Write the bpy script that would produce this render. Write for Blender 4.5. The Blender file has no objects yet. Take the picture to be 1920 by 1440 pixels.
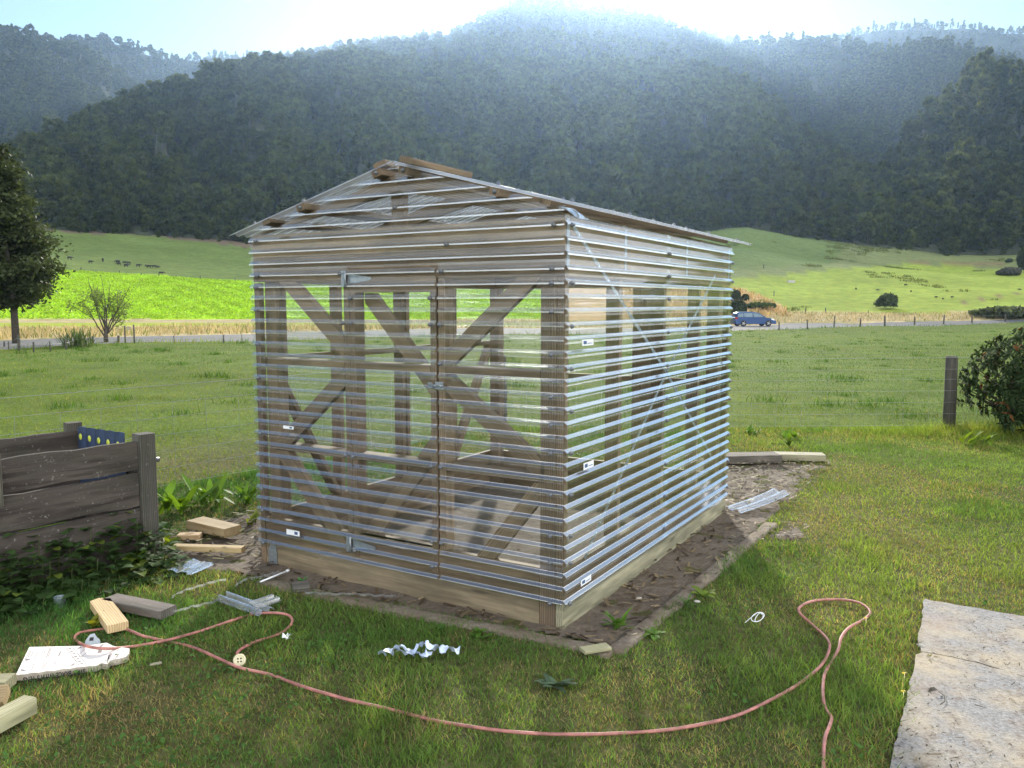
# greenhouse on a lawn in a bush-clad valley, low sun ahead
SKY_STR, SUN_STR, EXPO, HAZE, HAZE_G, DUST, WB, CLOUD_FILL = .049, 2.6, 1.8, 0.00012, .72, 0.0, 0, .95
HAZE_C = (.45, .67, 1, 1)
import bpy, math, random
import numpy as np
from mathutils import Vector, Matrix
R = math.radians
SC = bpy.context.scene
COL = SC.collection
random.seed(7); rng = np.random.default_rng(11)

# ------------------------------------------------------------------ camera maths
FPX, PITCH, CAMH = 1541.21, 0.0970944, 1.790559
NX, NY, TH, GW, GL, ZB, PT = 0.28121, 4.36573, 0.540128, 2.36, 3.03, 0.16306, 0.076
CP, SP = math.cos(PITCH), math.sin(PITCH)

def ray(px, py):
    a = (px - 960) / FPX; b = -(py - 720) / FPX
    return (a, CP + b * SP, -SP + b * CP)
def az_el(px, py):
    d = ray(px, py)
    return math.degrees(math.atan2(d[0], d[1])), math.degrees(math.atan2(d[2], math.hypot(d[0], d[1])))
def sstep(a, b, x):
    t = np.clip((x - a) / (b - a), 0, 1); return t * t * (3 - 2 * t)

def hashn(ix, iy, seed=0):
    h = (ix.astype(np.int64) * 374761393 + iy.astype(np.int64) * 668265263 + seed * 974711) & 0xffffffff
    h = ((h ^ (h >> 13)) * 1274126177) & 0xffffffff
    return ((h ^ (h >> 16)) & 0xffff) / 65535.0
def vnoise(x, y, seed=0):
    x = np.asarray(x, float); y = np.asarray(y, float)
    ix = np.floor(x); iy = np.floor(y); fx = x - ix; fy = y - iy
    fx = fx * fx * (3 - 2 * fx); fy = fy * fy * (3 - 2 * fy)
    a = hashn(ix, iy, seed); b = hashn(ix + 1, iy, seed); c = hashn(ix, iy + 1, seed); d = hashn(ix + 1, iy + 1, seed)
    return a + (b - a) * fx + (c - a) * fy + (a - b - c + d) * fx * fy
def fbm(x, y, oct=4, seed=0):
    s = 0; a = .5; t = 0
    for k in range(oct):
        s = s + a * vnoise(x * 2**k, y * 2**k, seed + k * 17); t += a; a *= .5
    return s / t

# ------------------------------------------------------------------ land height
FOOT_AZ = [-60, -31.5, -28.8, -24, -17, 0, 15.7, 19, 23, 28.3, 33, 60]
FOOT_EL = [4.4, 4.5, 4.5, 4.35, 4.0, 4.3, 4.9, 4.2, 3.7, 2.95, 2.8, 2.8]
RFOOT = 260.0
def hbase(x, y):
    x = np.asarray(x, float); y = np.asarray(y, float)
    r = np.hypot(x, y); az = np.degrees(np.arctan2(x, y))
    w = sstep(-6, 10, az)
    fade = 1 - sstep(44, 58, np.abs(az))
    zn = -0.0075 * np.clip(r - 12, 0, 88) * w
    zf = CAMH + RFOOT * np.tan(np.radians(np.interp(az, FOOT_AZ, FOOT_EL)))
    r0 = 104 + 0 * r
    t = np.clip((r - r0) / (RFOOT - r0), 0, 1.6)
    z = zn + (zf - zn) * t ** 1.06 * fade
    z = z + (fbm(x / 34, y / 34, 3, 5) - .5) * 2.2 * sstep(110, 160, r) * fade * (0.4 + w)
    z = z + (fbm(x / 5, y / 5, 3, 9) - .5) * .07 * sstep(9, 14, r)
    z = z + (fbm(x / .9, y / .9, 3, 3) - .5) * .022 * (1 - sstep(9, 14, r))
    return z
def gp(px, py, lift=0.0):
    """world point of the land seen at photograph position px, py"""
    d = ray(px, py); t = 1.0; prev = 0
    t = 2.0
    while t < 3000:
        z = CAMH + d[2] * t - float(hbase(d[0] * t, d[1] * t)) - lift
        if z < 0: break
        prev = t; t *= 1.01
    lo, hi = prev, t
    for k in range(30):
        m = (lo + hi) / 2
        if CAMH + d[2] * m - float(hbase(d[0] * m, d[1] * m)) - lift < 0: hi = m
        else: lo = m
    return Vector((d[0] * hi, d[1] * hi, CAMH + d[2] * hi))
def flat(px, py, z=0.0):
    d = ray(px, py); t = (z - CAMH) / d[2]
    return Vector((d[0] * t, d[1] * t, z))
def proj(x, y, z):
    z = z - CAMH; yc = y * CP - z * SP; zc = y * SP + z * CP
    return 960 + FPX * x / yc, 720 - FPX * zc / yc

# ------------------------------------------------------------------ mesh building
class MB:
    def __init__(s): s.v = []; s.f = []; s.g = []; s.mi = []; s.sm = []; s.c = []
    def add(s, vs, fs, gr=None, mi=0, sm=False, col=(1, 1, 1)):
        o = len(s.v)
        s.v += [tuple(v) for v in vs]
        s.g += [tuple(g) for g in gr] if gr is not None else [tuple(v) for v in vs]
        s.c += [col] * len(vs)
        for f in fs:
            s.f.append([o + i for i in f]); s.mi.append(mi); s.sm.append(sm)
        return s
    def beam(s, p0, p1, w, h, up=(0, 0, 1), ch=.004, mi=0, col=None):
        p0 = Vector(p0); p1 = Vector(p1); a = (p1 - p0); L = a.length; a.normalize()
        up = Vector(up); side = a.cross(up)
        if side.length < 1e-5: side = a.cross(Vector((0, 1, 0)))
        side.normalize(); u = side.cross(a).normalized()
        W, H = w / 2, h / 2; c = min(ch, W * .4, H * .4)
        prof = [(-W + c, -H), (W - c, -H), (W, -H + c), (W, H - c), (W - c, H), (-W + c, H), (-W, H - c), (-W, -H + c)]
        off = (random.random() * 50, random.random() * 50, random.random() * 50)
        k = .78 + .44 * random.random()
        if col is None: col = (k, k * (.97 + .06 * random.random()), k * (.94 + .1 * random.random()))
        n = max(2, int(L / .6) + 1)
        vs = []; gr = []
        for i in range(n + 1):
            t = L * i / n
            for (x, y) in prof:
                vs.append(p0 + a * t + side * x + u * y); gr.append((off[0] + t, off[1] + x, off[2] + y))
        fs = []
        for i in range(n):
            for j in range(8):
                k0 = i * 8 + j; k1 = i * 8 + (j + 1) % 8
                fs.append((k0, k1, k1 + 8, k0 + 8))
        fs.append(tuple(range(7, -1, -1))); fs.append(tuple(range(n * 8, n * 8 + 8)))
        return s.add(vs, fs, gr, mi, False, col)
    def box(s, a, b, mi=0, ch=.003, col=None):
        """axis aligned, grain along the longest side"""
        a = Vector(a); b = Vector(b); d = b - a; m = (a + b) / 2
        k = max(range(3), key=lambda i: abs(d[i]))
        o = [i for i in range(3) if i != k]
        p0 = m.copy(); p1 = m.copy(); p0[k] = a[k]; p1[k] = b[k]
        up = Vector((0, 0, 0)); up[o[1]] = 1
        ax = Vector((0, 0, 0)); ax[k] = 1 if b[k] > a[k] else -1
        return s.beam(p0, p1, abs(d[o[0]]), abs(d[o[1]]), up, ch, mi, col)
    def prism(s, poly, y0, y1, dirn, frame=None, mi=0):
        """polygon in x,z pushed along y; grain along dirn"""
        n = len(poly); d = Vector((dirn[0], dirn[1])).normalized(); q = Vector((-d.y, d.x))
        off = (random.random() * 50, random.random() * 50, random.random() * 50)
        vs = []; gr = []
        for y in (y0, y1):
            for (x, z) in poly:
                vs.append((x, y, z)); gr.append((off[0] + x * d.x + z * d.y, off[1] + x * q.x + z * q.y, off[2] + y))
        fs = [tuple(range(n)), tuple(range(2 * n - 1, n - 1, -1))]
        for i in range(n): fs.append((i, i + n, (i + 1) % n + n, (i + 1) % n))
        if frame: vs = [frame(v) for v in vs]
        k = .78 + .44 * random.random()
        return s.add(vs, fs, gr, mi, False, (k, k, k))
    def tube(s, pts, rad, n=8, mi=0, sm=True, caps=True, col=(1, 1, 1)):
        pts = [Vector(p) for p in pts]; N = len(pts)
        if not hasattr(rad, '__len__'): rad = [rad] * N
        vs = []; ref = Vector((0, 0, 1)); gr = []; d = 0
        for i in range(N):
            t = (pts[min(i + 1, N - 1)] - pts[max(i - 1, 0)])
            if t.length < 1e-9: t = Vector((0, 0, 1))
            t.normalize()
            if abs(t.dot(ref)) > .97: ref = Vector((1, 0, 0))
            a = t.cross(ref).normalized(); b = a.cross(t)
            if i: d += (pts[i] - pts[i - 1]).length
            for j in range(n):
                an = 2 * math.pi * j / n
                vs.append(pts[i] + (a * math.cos(an) + b * math.sin(an)) * rad[i]); gr.append((d, math.cos(an) * rad[i], math.sin(an) * rad[i]))
        fs = []
        for i in range(N - 1):
            for j in range(n):
                fs.append((i * n + j, i * n + (j + 1) % n, (i + 1) * n + (j + 1) % n, (i + 1) * n + j))
        if caps: fs.append(tuple(range(n - 1, -1, -1))); fs.append(tuple(range((N - 1) * n, N * n)))
        return s.add(vs, fs, gr, mi, sm, col)
    def lathe(s, prof, n=12, base=(0, 0, 0), axis=(0, 0, 1), mi=0, sm=True):
        ax = Vector(axis).normalized(); q = ax.to_track_quat('Z', 'Y'); base = Vector(base)
        vs = []
        for (r, z) in prof:
            for j in range(n):
                an = 2 * math.pi * j / n
                vs.append(base + q @ Vector((r * math.cos(an), r * math.sin(an), z)))
        fs = []
        for i in range(len(prof) - 1):
            for j in range(n):
                fs.append((i * n + j, i * n + (j + 1) % n, (i + 1) * n + (j + 1) % n, (i + 1) * n + j))
        fs.append(tuple(range(n - 1, -1, -1))); fs.append(tuple(range((len(prof) - 1) * n, len(prof) * n)))
        return s.add(vs, fs, None, mi, sm)
    def build(s, name, mats, parent=None, loc=None):
        me = bpy.data.meshes.new(name)
        me.from_pydata(s.v, [], s.f)
        if not isinstance(mats, (list, tuple)): mats = [mats]
        for m in mats: me.materials.append(m)
        me.polygons.foreach_set('material_index', s.mi); me.polygons.foreach_set('use_smooth', s.sm)
        at = me.attributes.new('gr', 'FLOAT_VECTOR', 'POINT'); at.data.foreach_set('vector', np.array(s.g, np.float32).ravel())
        ac = me.attributes.new('Col', 'FLOAT_COLOR', 'POINT')
        c = np.ones((len(s.v), 4), np.float32); c[:, :3] = np.array(s.c, np.float32); ac.data.foreach_set('color', c.ravel())
        me.update()
        return link(name, me, parent, loc)

def link(name, me, parent=None, loc=None):
    o = bpy.data.objects.new(name, me); COL.objects.link(o)
    if parent: o.parent = parent
    if loc is not None: o.location = loc
    return o
def npmesh(name, verts, faces, mats, col=None, smooth=False, parent=None, mi=None):
    """verts (n,3) array, faces (m,k) array with k the same for all"""
    verts = np.asarray(verts, np.float32); faces = np.asarray(faces, np.int32); m, k = faces.shape
    me = bpy.data.meshes.new(name or 'tree_kind')
    me.vertices.add(len(verts)); me.vertices.foreach_set('co', verts.ravel())
    me.loops.add(m * k); me.loops.foreach_set('vertex_index', faces.ravel())
    me.polygons.add(m); me.polygons.foreach_set('loop_start', np.arange(0, m * k, k, dtype=np.int32))
    me.polygons.foreach_set('loop_total', np.full(m, k, np.int32))
    if smooth: me.polygons.foreach_set('use_smooth', np.ones(m, bool))
    if not isinstance(mats, (list, tuple)): mats = [mats]
    for x in mats: me.materials.append(x)
    if mi is not None: me.polygons.foreach_set('material_index', np.asarray(mi, np.int32))
    if col is not None:
        c = np.ones((len(verts), 4), np.float32); c[:, :3] = col
        me.attributes.new('Col', 'FLOAT_COLOR', 'POINT').data.foreach_set('color', c.ravel())
    me.update(calc_edges=True); me.validate()
    return link(name, me, parent) if name else me
def empty(name, loc=(0, 0, 0), rz=0.0):
    o = bpy.data.objects.new(name, None); COL.objects.link(o); o.location = loc; o.rotation_euler = (0, 0, rz)
    o.empty_display_size = .1
    return o
def tag(o, label=None, cat=None, group=None, kind=None):
    if label: o['label'] = label
    if cat: o['category'] = cat
    if group: o['group'] = group
    if kind: o['kind'] = kind
    return o
def copy_tree(o, parent=None):
    c = o.copy(); COL.objects.link(c)
    if parent: c.parent = parent
    for ch in list(o.children): copy_tree(ch, c)
    return c

# ------------------------------------------------------------------ materials
def mat(name):
    m = bpy.data.materials.new(name); m.use_nodes = True
    nt = m.node_tree; nt.nodes.clear()
    return m, nt, nt.nodes.new('ShaderNodeOutputMaterial')
def N(nt, t, ins=None, **kw):
    n = nt.nodes.new(t)
    for k, v in kw.items(): setattr(n, k, v)
    for k, v in (ins or {}).items():
        s = n.inputs[k]
        if isinstance(v, bpy.types.NodeSocket): nt.links.new(v, s)
        else: s.default_value = v
    return n
def c4(c): return (c[0], c[1], c[2], 1)
def mixc(nt, f, a, b, mode='MIX'):
    n = N(nt, 'ShaderNodeMix', data_type='RGBA', blend_type=mode)
    for k, v in ((0, f), (6, a), (7, b)):
        if isinstance(v, bpy.types.NodeSocket): nt.links.new(v, n.inputs[k])
        else: n.inputs[k].default_value = c4(v) if hasattr(v, '__len__') else v
    return n.outputs[2]
def ramp(nt, f, stops):
    n = N(nt, 'ShaderNodeValToRGB', {0: f}); e = n.color_ramp.elements
    while len(e) < len(stops): e.new(.5)
    for q, (p, c) in zip(e, stops): q.position = p; q.color = c4(c) if hasattr(c, '__len__') else (c, c, c, 1)
    return n.outputs[0]
def noi(nt, vec, scale, detail=4, rough=.55, out='Fac'):
    n = N(nt, 'ShaderNodeTexNoise', {'Scale': scale, 'Detail': detail, 'Roughness': rough})
    if vec is not None: nt.links.new(vec, n.inputs['Vector'])
    return n.outputs[out]
def mapv(nt, vec, scale):
    n = N(nt, 'ShaderNodeMapping'); n.inputs['Scale'].default_value = scale; nt.links.new(vec, n.inputs[0]); return n.outputs[0]
def att(nt, name, out='Vector'): return N(nt, 'ShaderNodeAttribute', attribute_name=name).outputs[out]
def princ(nt, out, col, rough=.7, bump=None, bs=.3, bd=.005, **kw):
    p = N(nt, 'ShaderNodeBsdfPrincipled')
    for k, v in [('Base Color', col), ('Roughness', rough)] + [(k.replace('_', ' '), v) for k, v in kw.items()]:
        if isinstance(v, bpy.types.NodeSocket): nt.links.new(v, p.inputs[k])
        else: p.inputs[k].default_value = c4(v) if hasattr(v, '__len__') else v
    if bump is not None:
        b = N(nt, 'ShaderNodeBump', {'Height': bump, 'Strength': bs, 'Distance': bd}); nt.links.new(b.outputs[0], p.inputs['Normal'])
    nt.links.new(p.outputs[0], out.inputs[0]); return p
def math1(nt, op, a, b=None):
    n = N(nt, 'ShaderNodeMath', operation=op)
    for i, v in enumerate((a, b)):
        if v is None: continue
        if isinstance(v, bpy.types.NodeSocket): nt.links.new(v, n.inputs[i])
        else: n.inputs[i].default_value = v
    return n.outputs[0]

def wood(name, dark, mid, light, rough=.75, knots=True, stain=.0, spots=0.0, bs=.35, fw=.62):
    m, nt, out = mat(name)
    g = att(nt, 'gr')
    warp = noi(nt, mapv(nt, g, (1.2, 6, 6)), 1.5, 3, .5, 'Color')
    v = N(nt, 'ShaderNodeVectorMath', operation='MULTIPLY_ADD'); nt.links.new(warp, v.inputs[0])
    v.inputs[1].default_value = (.0, .022, .022); nt.links.new(g, v.inputs[2])
    fine = noi(nt, mapv(nt, v.outputs[0], (3, 130, 130)), 1, 4, .65)
    w = N(nt, 'ShaderNodeTexWave', {'Scale': 9.0, 'Distortion': 5.0, 'Detail': 3.0, 'Detail Scale': .8}, wave_type='BANDS', bands_direction='Y')
    nt.links.new(mapv(nt, v.outputs[0], (.18, 2.6, 2.6)), w.inputs[0])
    gsum = math1(nt, 'ADD', math1(nt, 'MULTIPLY', fine, fw), math1(nt, 'MULTIPLY', w.outputs[1], 1 - fw))
    c = ramp(nt, gsum, [(.18, dark), (.5, mid), (.86, light)])
    big = noi(nt, mapv(nt, g, (1.1, 7, 7)), 1.6, 4, .6)
    c = mixc(nt, ramp(nt, big, [(.35, 0), (.7, .55)]), c, tuple(x * .55 for x in mid))
    if knots:
        vo = N(nt, 'ShaderNodeTexVoronoi', {'Scale': 1.0, 'Randomness': 1.0}); nt.links.new(mapv(nt, v.outputs[0], (1.7, 7, 7)), vo.inputs['Vector'])
        c = mixc(nt, ramp(nt, vo.outputs['Distance'], [(.06, .85), (.13, 0)]), c, tuple(x * .3 for x in mid))
    if spots:
        sp = noi(nt, g, 38, 3, .7); c = mixc(nt, ramp(nt, sp, [(.62, 0), (.72, spots)]), c, (.45, .45, .43))
    if stain:
        st = noi(nt, mapv(nt, g, (.9, 3, 3)), 2.3, 5, .65); c = mixc(nt, ramp(nt, st, [(.45, 0), (.65, stain)]), c, (.035, .04, .028))
    c = mixc(nt, 1.0, c, att(nt, 'Col', 'Color'), 'MULTIPLY')
    princ(nt, out, c, rough, gsum, bs, .004)
    return m
def plain(name, col, rough=.6, metal=0, var=.15, scale=20, bs=.1, **kw):
    m, nt, out = mat(name)
    co = N(nt, 'ShaderNodeTexCoord').outputs['Object']
    n = noi(nt, co, scale, 5, .6)
    c = mixc(nt, ramp(nt, n, [(.3, 0), (.7, 1)]), tuple(x * (1 - var) for x in col), tuple(min(1, x * (1 + var)) for x in col))
    princ(nt, out, c, rough, n, bs, .002, Metallic=metal, **kw)
    return m
def leafmat(name, trans=.4, rough=.5, tint=(1, 1, 1), spec=.3, var=.35, vs=3.0, tcol=(1.25, 1.15, .45)):
    """leaf: diffuse, gloss and light coming through from behind; colour per leaf from Col"""
    m, nt, out = mat(name)
    c = att(nt, 'Col', 'Color')
    pos = N(nt, 'ShaderNodeNewGeometry').outputs['Position']
    n = noi(nt, pos, vs, 3, .6)
    c = mixc(nt, 1.0, c, ramp(nt, n, [(.3, tuple((1 - var) * t for t in tint)), (.7, tuple((1 + var) * t for t in tint))]), 'MULTIPLY')
    p = N(nt, 'ShaderNodeBsdfPrincipled', {'Base Color': c, 'Roughness': rough, 'Specular IOR Level': spec})
    tc = mixc(nt, 1.0, c, tcol, 'MULTIPLY')
    t = N(nt, 'ShaderNodeBsdfTranslucent', {'Color': tc})
    x = N(nt, 'ShaderNodeMixShader', {0: trans, 1: p.outputs[0], 2: t.outputs[0]})
    nt.links.new(x.outputs[0], out.inputs[0])
    return m

M = {}
M['wood'] = wood('treated_pine', (.15, .11, .068), (.29, .228, .145), (.43, .35, .225), stain=.3)
M['wood_frame'] = wood('treated_pine_frame', (.095, .064, .038), (.19, .135, .082), (.30, .225, .14), stain=.3)
M['wood_pale'] = wood('pale_treated_pine', (.2, .19, .115), (.36, .335, .21), (.48, .44, .29), stain=.2, fw=.45)
M['wood_fresh'] = wood('fresh_sawn_pine', (.36, .25, .12), (.5, .36, .19), (.58, .44, .25), knots=False, bs=.15, fw=.4)
M['wood_old'] = wood('weathered_board', (.022, .016, .013), (.052, .041, .034), (.12, .10, .086), rough=.9, stain=.45, spots=.4, bs=.8)
M['wood_grey'] = wood('grey_weathered_timber', (.08, .07, .06), (.18, .16, .135), (.3, .27, .23), rough=.9, stain=.55, bs=.7)
M['wood_post'] = wood('old_post', (.035, .031, .025), (.08, .073, .06), (.17, .157, .128), rough=.9, stain=.5, spots=.3, bs=.8)
M['galv'] = plain('galvanised_steel', (.30, .34, .37), .45, .7, .2, 60)
M['screw'] = plain('grey_screw_washer', (.14, .15, .165), .45, .3, .2, 90)
M['dark'] = plain('dark_hollow', (.02, .02, .02), .8)  # near-black, the shade of small holes put into colour; also the trough top
M['wire'] = plain('fence_wire', (.3, .32, .3), .45, .8, .2, 30)
M['hose'] = plain('pink_rubber_hose', (.36, .15, .125), .6, 0, .45, 16)
M['white'] = plain('white_plastic', (.78, .8, .82), .45, 0, .05, 20)
M['card'] = plain('pale_card', (.75, .71, .68), .7, 0, .05, 9)
M['cardedge'] = plain('card_edge', (.42, .37, .31), .85, 0, .25, 40)
M['ink'] = plain('black_ink', (.03, .028, .03), .7)
M['inkpale'] = plain('grey_ink', (.25, .22, .22), .7)
M['cream'] = plain('cream_plastic', (.6, .55, .36), .5, 0, .15, 40)
M['blue'] = plain('navy_plastic', (.03, .05, .10), .5, 0, .2, 20)
M['lime'] = plain('lime_sticker', (.55, .62, .08), .5, 0, .15, 60)
M['steel_grey'] = plain('grey_tin', (.2, .25, .27), .4, .4, .2, 30)
M['asphalt'] = plain('road_asphalt', (.075, .077, .085), .9, 0, .25, 2.5)
M['bark'] = plain('bark', (.06, .05, .038), .9, 0, .4, 14, .7)
M['stonechip'] = plain('pale_stone', (.4, .38, .34), .8, 0, .2, 30)
M['fur'] = plain('dark_coat', (.018, .017, .018), .8)
M['carpaint'] = plain('blue_car_paint', (.03, .07, .19), .28, .35, .08, 3, 0, Coat_Weight=.6)
M['carglass'] = plain('car_glass', (.10, .16, .2), .08, 0, .1, 3, 0)
M['tyre'] = plain('tyre_rubber', (.018, .018, .018), .85)
M['rim'] = plain('alloy_rim', (.45, .46, .47), .35, .7)
M['lamp_clear'] = plain('headlamp_lens', (.75, .78, .8), .15)
M['lamp_red'] = plain('tail_lamp_lens', (.35, .02, .02), .2)
M['yellow'] = plain('yellow_petals', (.75, .55, .03), .6)
M['trough'] = plain('concrete_trough', (.4, .4, .38), .85)

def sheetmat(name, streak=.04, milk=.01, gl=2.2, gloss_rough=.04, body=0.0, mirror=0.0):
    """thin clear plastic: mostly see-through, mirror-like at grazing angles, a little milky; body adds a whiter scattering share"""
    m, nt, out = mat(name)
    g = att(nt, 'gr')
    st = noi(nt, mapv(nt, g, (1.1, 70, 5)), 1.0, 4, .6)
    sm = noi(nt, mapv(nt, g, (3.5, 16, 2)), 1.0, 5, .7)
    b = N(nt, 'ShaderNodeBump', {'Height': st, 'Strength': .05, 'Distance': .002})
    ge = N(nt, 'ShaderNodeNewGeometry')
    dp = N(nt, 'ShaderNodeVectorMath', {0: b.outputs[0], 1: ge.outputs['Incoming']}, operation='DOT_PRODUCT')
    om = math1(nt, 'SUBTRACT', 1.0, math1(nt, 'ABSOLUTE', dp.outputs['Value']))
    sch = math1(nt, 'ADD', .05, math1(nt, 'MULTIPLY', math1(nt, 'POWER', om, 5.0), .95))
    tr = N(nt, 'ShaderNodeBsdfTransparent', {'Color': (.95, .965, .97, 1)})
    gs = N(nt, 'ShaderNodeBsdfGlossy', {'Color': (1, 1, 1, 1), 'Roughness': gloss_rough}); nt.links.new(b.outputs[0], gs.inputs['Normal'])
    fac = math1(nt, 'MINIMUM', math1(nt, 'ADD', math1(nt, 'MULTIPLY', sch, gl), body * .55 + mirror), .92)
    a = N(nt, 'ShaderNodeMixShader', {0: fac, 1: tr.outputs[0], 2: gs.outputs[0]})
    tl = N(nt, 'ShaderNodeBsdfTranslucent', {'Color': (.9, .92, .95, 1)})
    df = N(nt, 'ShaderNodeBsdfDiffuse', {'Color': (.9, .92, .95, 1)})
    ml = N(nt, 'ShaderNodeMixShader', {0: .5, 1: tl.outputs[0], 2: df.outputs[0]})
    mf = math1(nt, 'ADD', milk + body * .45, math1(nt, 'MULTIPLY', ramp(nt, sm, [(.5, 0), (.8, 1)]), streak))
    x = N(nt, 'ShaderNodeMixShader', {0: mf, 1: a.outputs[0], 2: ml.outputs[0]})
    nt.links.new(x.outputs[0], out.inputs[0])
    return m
M['sheet'] = sheetmat('clear_corrugated_plastic', .03, .004, 1.35)
M['sheet_rib_glint'] = sheetmat('clear_corrugated_plastic_rib_glint', .03, .012, 2.5, .17, .0, .27)  # same plastic with extra mirror share, a sky glint built into the ribs
M['sheet_roof'] = sheetmat('clear_roof_plastic', .05, .03, 3.2, .36, .09)
M['sheet_off'] = sheetmat('clear_plastic_offcut', .2, .08, 2.4, .1, .35)
M['film'] = sheetmat('crumpled_clear_film', .3, .3, 2.0)
# ================================================================== GREENHOUSE
gh = empty('greenhouse', (NX, NY, 0), -TH)
tag(gh, 'clear corrugated plastic greenhouse on a timber frame with a gable roof and latched door', 'greenhouse')
W = GW; L = GL; ZT = 2.25
RZ = 2.608; RX = -1.115; RS = .262          # ridge height, position, slope
def rz(x): return RZ - RS * abs(x - RX)
def part(name, build, mats, parent=gh): 
    b = MB(); build(b); return b.build(name, mats, parent)
WD = M['wood_frame']
# base boards
part('base_board', lambda b: b.box((-2.31, .002, -.05), (-.152, .045, .150)), M['wood'])
part('base_board', lambda b: b.box((-2.31, .004, .152), (-.152, .047, .330)), WD)
part('base_board', lambda b: b.box((-.046, 0, -.03), (0, L, .148)), M['wood_pale'])
part('base_board', lambda b: b.box((-.048, .002, .150), (-.003, L, .345)), WD)
part('base_board', lambda b: b.box((-2.36, 0, -.05), (-2.314, L, .150)), WD)
part('base_board', lambda b: b.box((-2.358, .002, .152), (-2.316, L, .345)), WD)
for z0, z1 in ((-.03, .150), (.152, .34)):
    part('base_board', lambda b: b.box((-2.31, L - .045, z0), (-.05, L - .002, z1)), WD)
# corner posts and wall studs
for (x0, x1, y0, y1) in ((-.150, -.050, .003, .10), (-2.31, -2.21, .050, .15), (-.15, -.05, L - .145, L - .048), (-2.31, -2.21, L - .145, L - .048)):
    part('corner_post', lambda b: b.box((x0, y0, -.1), (x1, y1, 1.935)), WD)
for y in (0.002, .72, 1.47, 1.53, 2.22, L - .047):
    if y not in (1.53,):
        part('stud', lambda b: b.box((-.093, y, .346) if .1 < y < 2.9 else (-.048, y, .346), (-.001, y + .045, 1.93)), WD)
    part('stud', lambda b: b.box((-2.359, y, .346), (-2.27 if .1 < y < 2.9 else -2.312, y + .045, 1.93)), WD)
for x in (-1.62, -1.06, -.84, -.75, -.66, -.32):
    part('stud', lambda b: b.box((x, L - .093, .342), (x + (.045 if x < -.9 or x > -.4 else .088), L - .002, 1.93)), WD)
# rails on left, right and back walls (mid height)
for x in (-2.359, ):
    part('rail', lambda b: b.box((x, .06, 1.39), (x + .04, L - .06, 1.434)), WD)
part('rail', lambda b: b.box((-2.2, L - .06, 1.10), (-.16, L - .015, 1.145)), WD)
# top plates (two stacked boards a side)
for (z0, z1) in ((1.937, 2.092), (2.095, 2.245)):
    part('top_plate', lambda b: b.box((-2.358, .001, z0), (-.002, .044, z1)), WD)
    part('top_plate', lambda b: b.box((-.045, .0445, z0), (-.001, L - .046, z1)), WD)
    part('top_plate', lambda b: b.box((-2.359, .0445, z0), (-2.315, L - .046, z1)), WD)
    part('top_plate', lambda b: b.box((-2.358, L - .045, z0), (-.002, L - .001, z1)), WD)
# front jambs, rails
part('door_jamb', lambda b: b.box((-1.56, .003, .332), (-1.513, .093, 1.936)), WD)
part('door_jamb', lambda b: b.box((-.832, .003, .332), (-.785, .093, 1.936)), WD)
for z in (1.388, .812):
    part('rail', lambda b: b.box((-2.209, .002, z), (-1.562, .092, z + .045)), WD)
    part('rail', lambda b: b.box((-.783, .002, z), (-.152, .092, z + .045)), WD)

def clip(poly, x0, x1, z0, z1):
    for ax, lim, sgn in ((0, x0, 1), (0, x1, -1), (1, z0, 1), (1, z1, -1)):
        out = []
        for i in range(len(poly)):
            a = poly[i]; c = poly[(i + 1) % len(poly)]
            da = (a[ax] - lim) * sgn; dc = (c[ax] - lim) * sgn
            if da >= 0: out.append(a)
            if da * dc < 0:
                t = da / (da - dc); out.append((a[0] + (c[0] - a[0]) * t, a[1] + (c[1] - a[1]) * t))
        poly = out
    return poly
def brace(p, q, w, rect, y0, y1, parent=gh, m=None):
    d = Vector((q[0] - p[0], q[1] - p[1])).normalized(); n = Vector((-d.y, d.x)) * w / 2
    e = d * .6; p = Vector(p) - e; q = Vector(q) + e
    poly = clip([tuple(p - n), tuple(q - n), tuple(q + n), tuple(p + n)], *rect)
    b = MB(); b.prism(poly, y0, y1, d); return b.build('brace', m or WD, parent)
brace((-2.147, 2.02), (-1.652, 1.592), .1, (-2.208, -1.562, 1.435, 1.935), .004, .05)
brace((-1.545, 1.35), (-2.059, .918), .1, (-2.208, -1.562, .859, 1.386), .004, .05)
brace((-2.165, .835), (-1.645, .27), .1, (-2.208, -1.565, .19, .810), -.003, .0015)
brace((-2.165, .835), (-1.645, .27), .1, (-2.208, -1.565, .334, .810), .0025, .05)
brace((-.19, 1.96), (-.72, 1.51), .095, (-.783, -.152, 1.435, 1.935), .004, .05)
brace((-.72, 1.30), (-.16, .89), .1, (-.783, -.152, .859, 1.386), .004, .05)
brace((-.15, .78), (-.52, .32), .095, (-.783, -.152, .334, .810), .004, .05)
# left wall long braces seen from inside
for (p, q) in (((.1, 1.4), (.72, .36)), ((2.9, 1.4), (2.27, .36))):
    b = MB(); b.beam((-2.33, p[0], p[1]), (-2.33, q[0], q[1]), .04, .09, (1, 0, 0)); b.build('brace', WD, gh)
# rafters, king posts, collar ties
for y in (.001, .76, 1.5, 2.25, L - .046):
    for sx in (-1, 1):
        x1 = -.002 if sx > 0 else -2.358
        fr = lambda b: b.prism([(RX, RZ - .052), (x1, rz(x1) - .052), (x1, rz(x1) - .115 if y > .1 else 2.247), (RX, RZ - .155)] if sx > 0 else
                               [(RX - .001, RZ - .052), (RX - .001, RZ - .155), (x1, rz(x1) - .115 if y > .1 else 2.247), (x1, rz(x1) - .052)], y, y + .045, (sx, -RS))
        part('rafter', fr, WD)
    if y in (.001, L - .046):
        part('king_post', lambda b: b.box((-1.205, y + .046 if y < 1 else y - .046, 2.247), (-1.105, y + .09 if y < 1 else y, RZ - .14)), WD)
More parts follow.
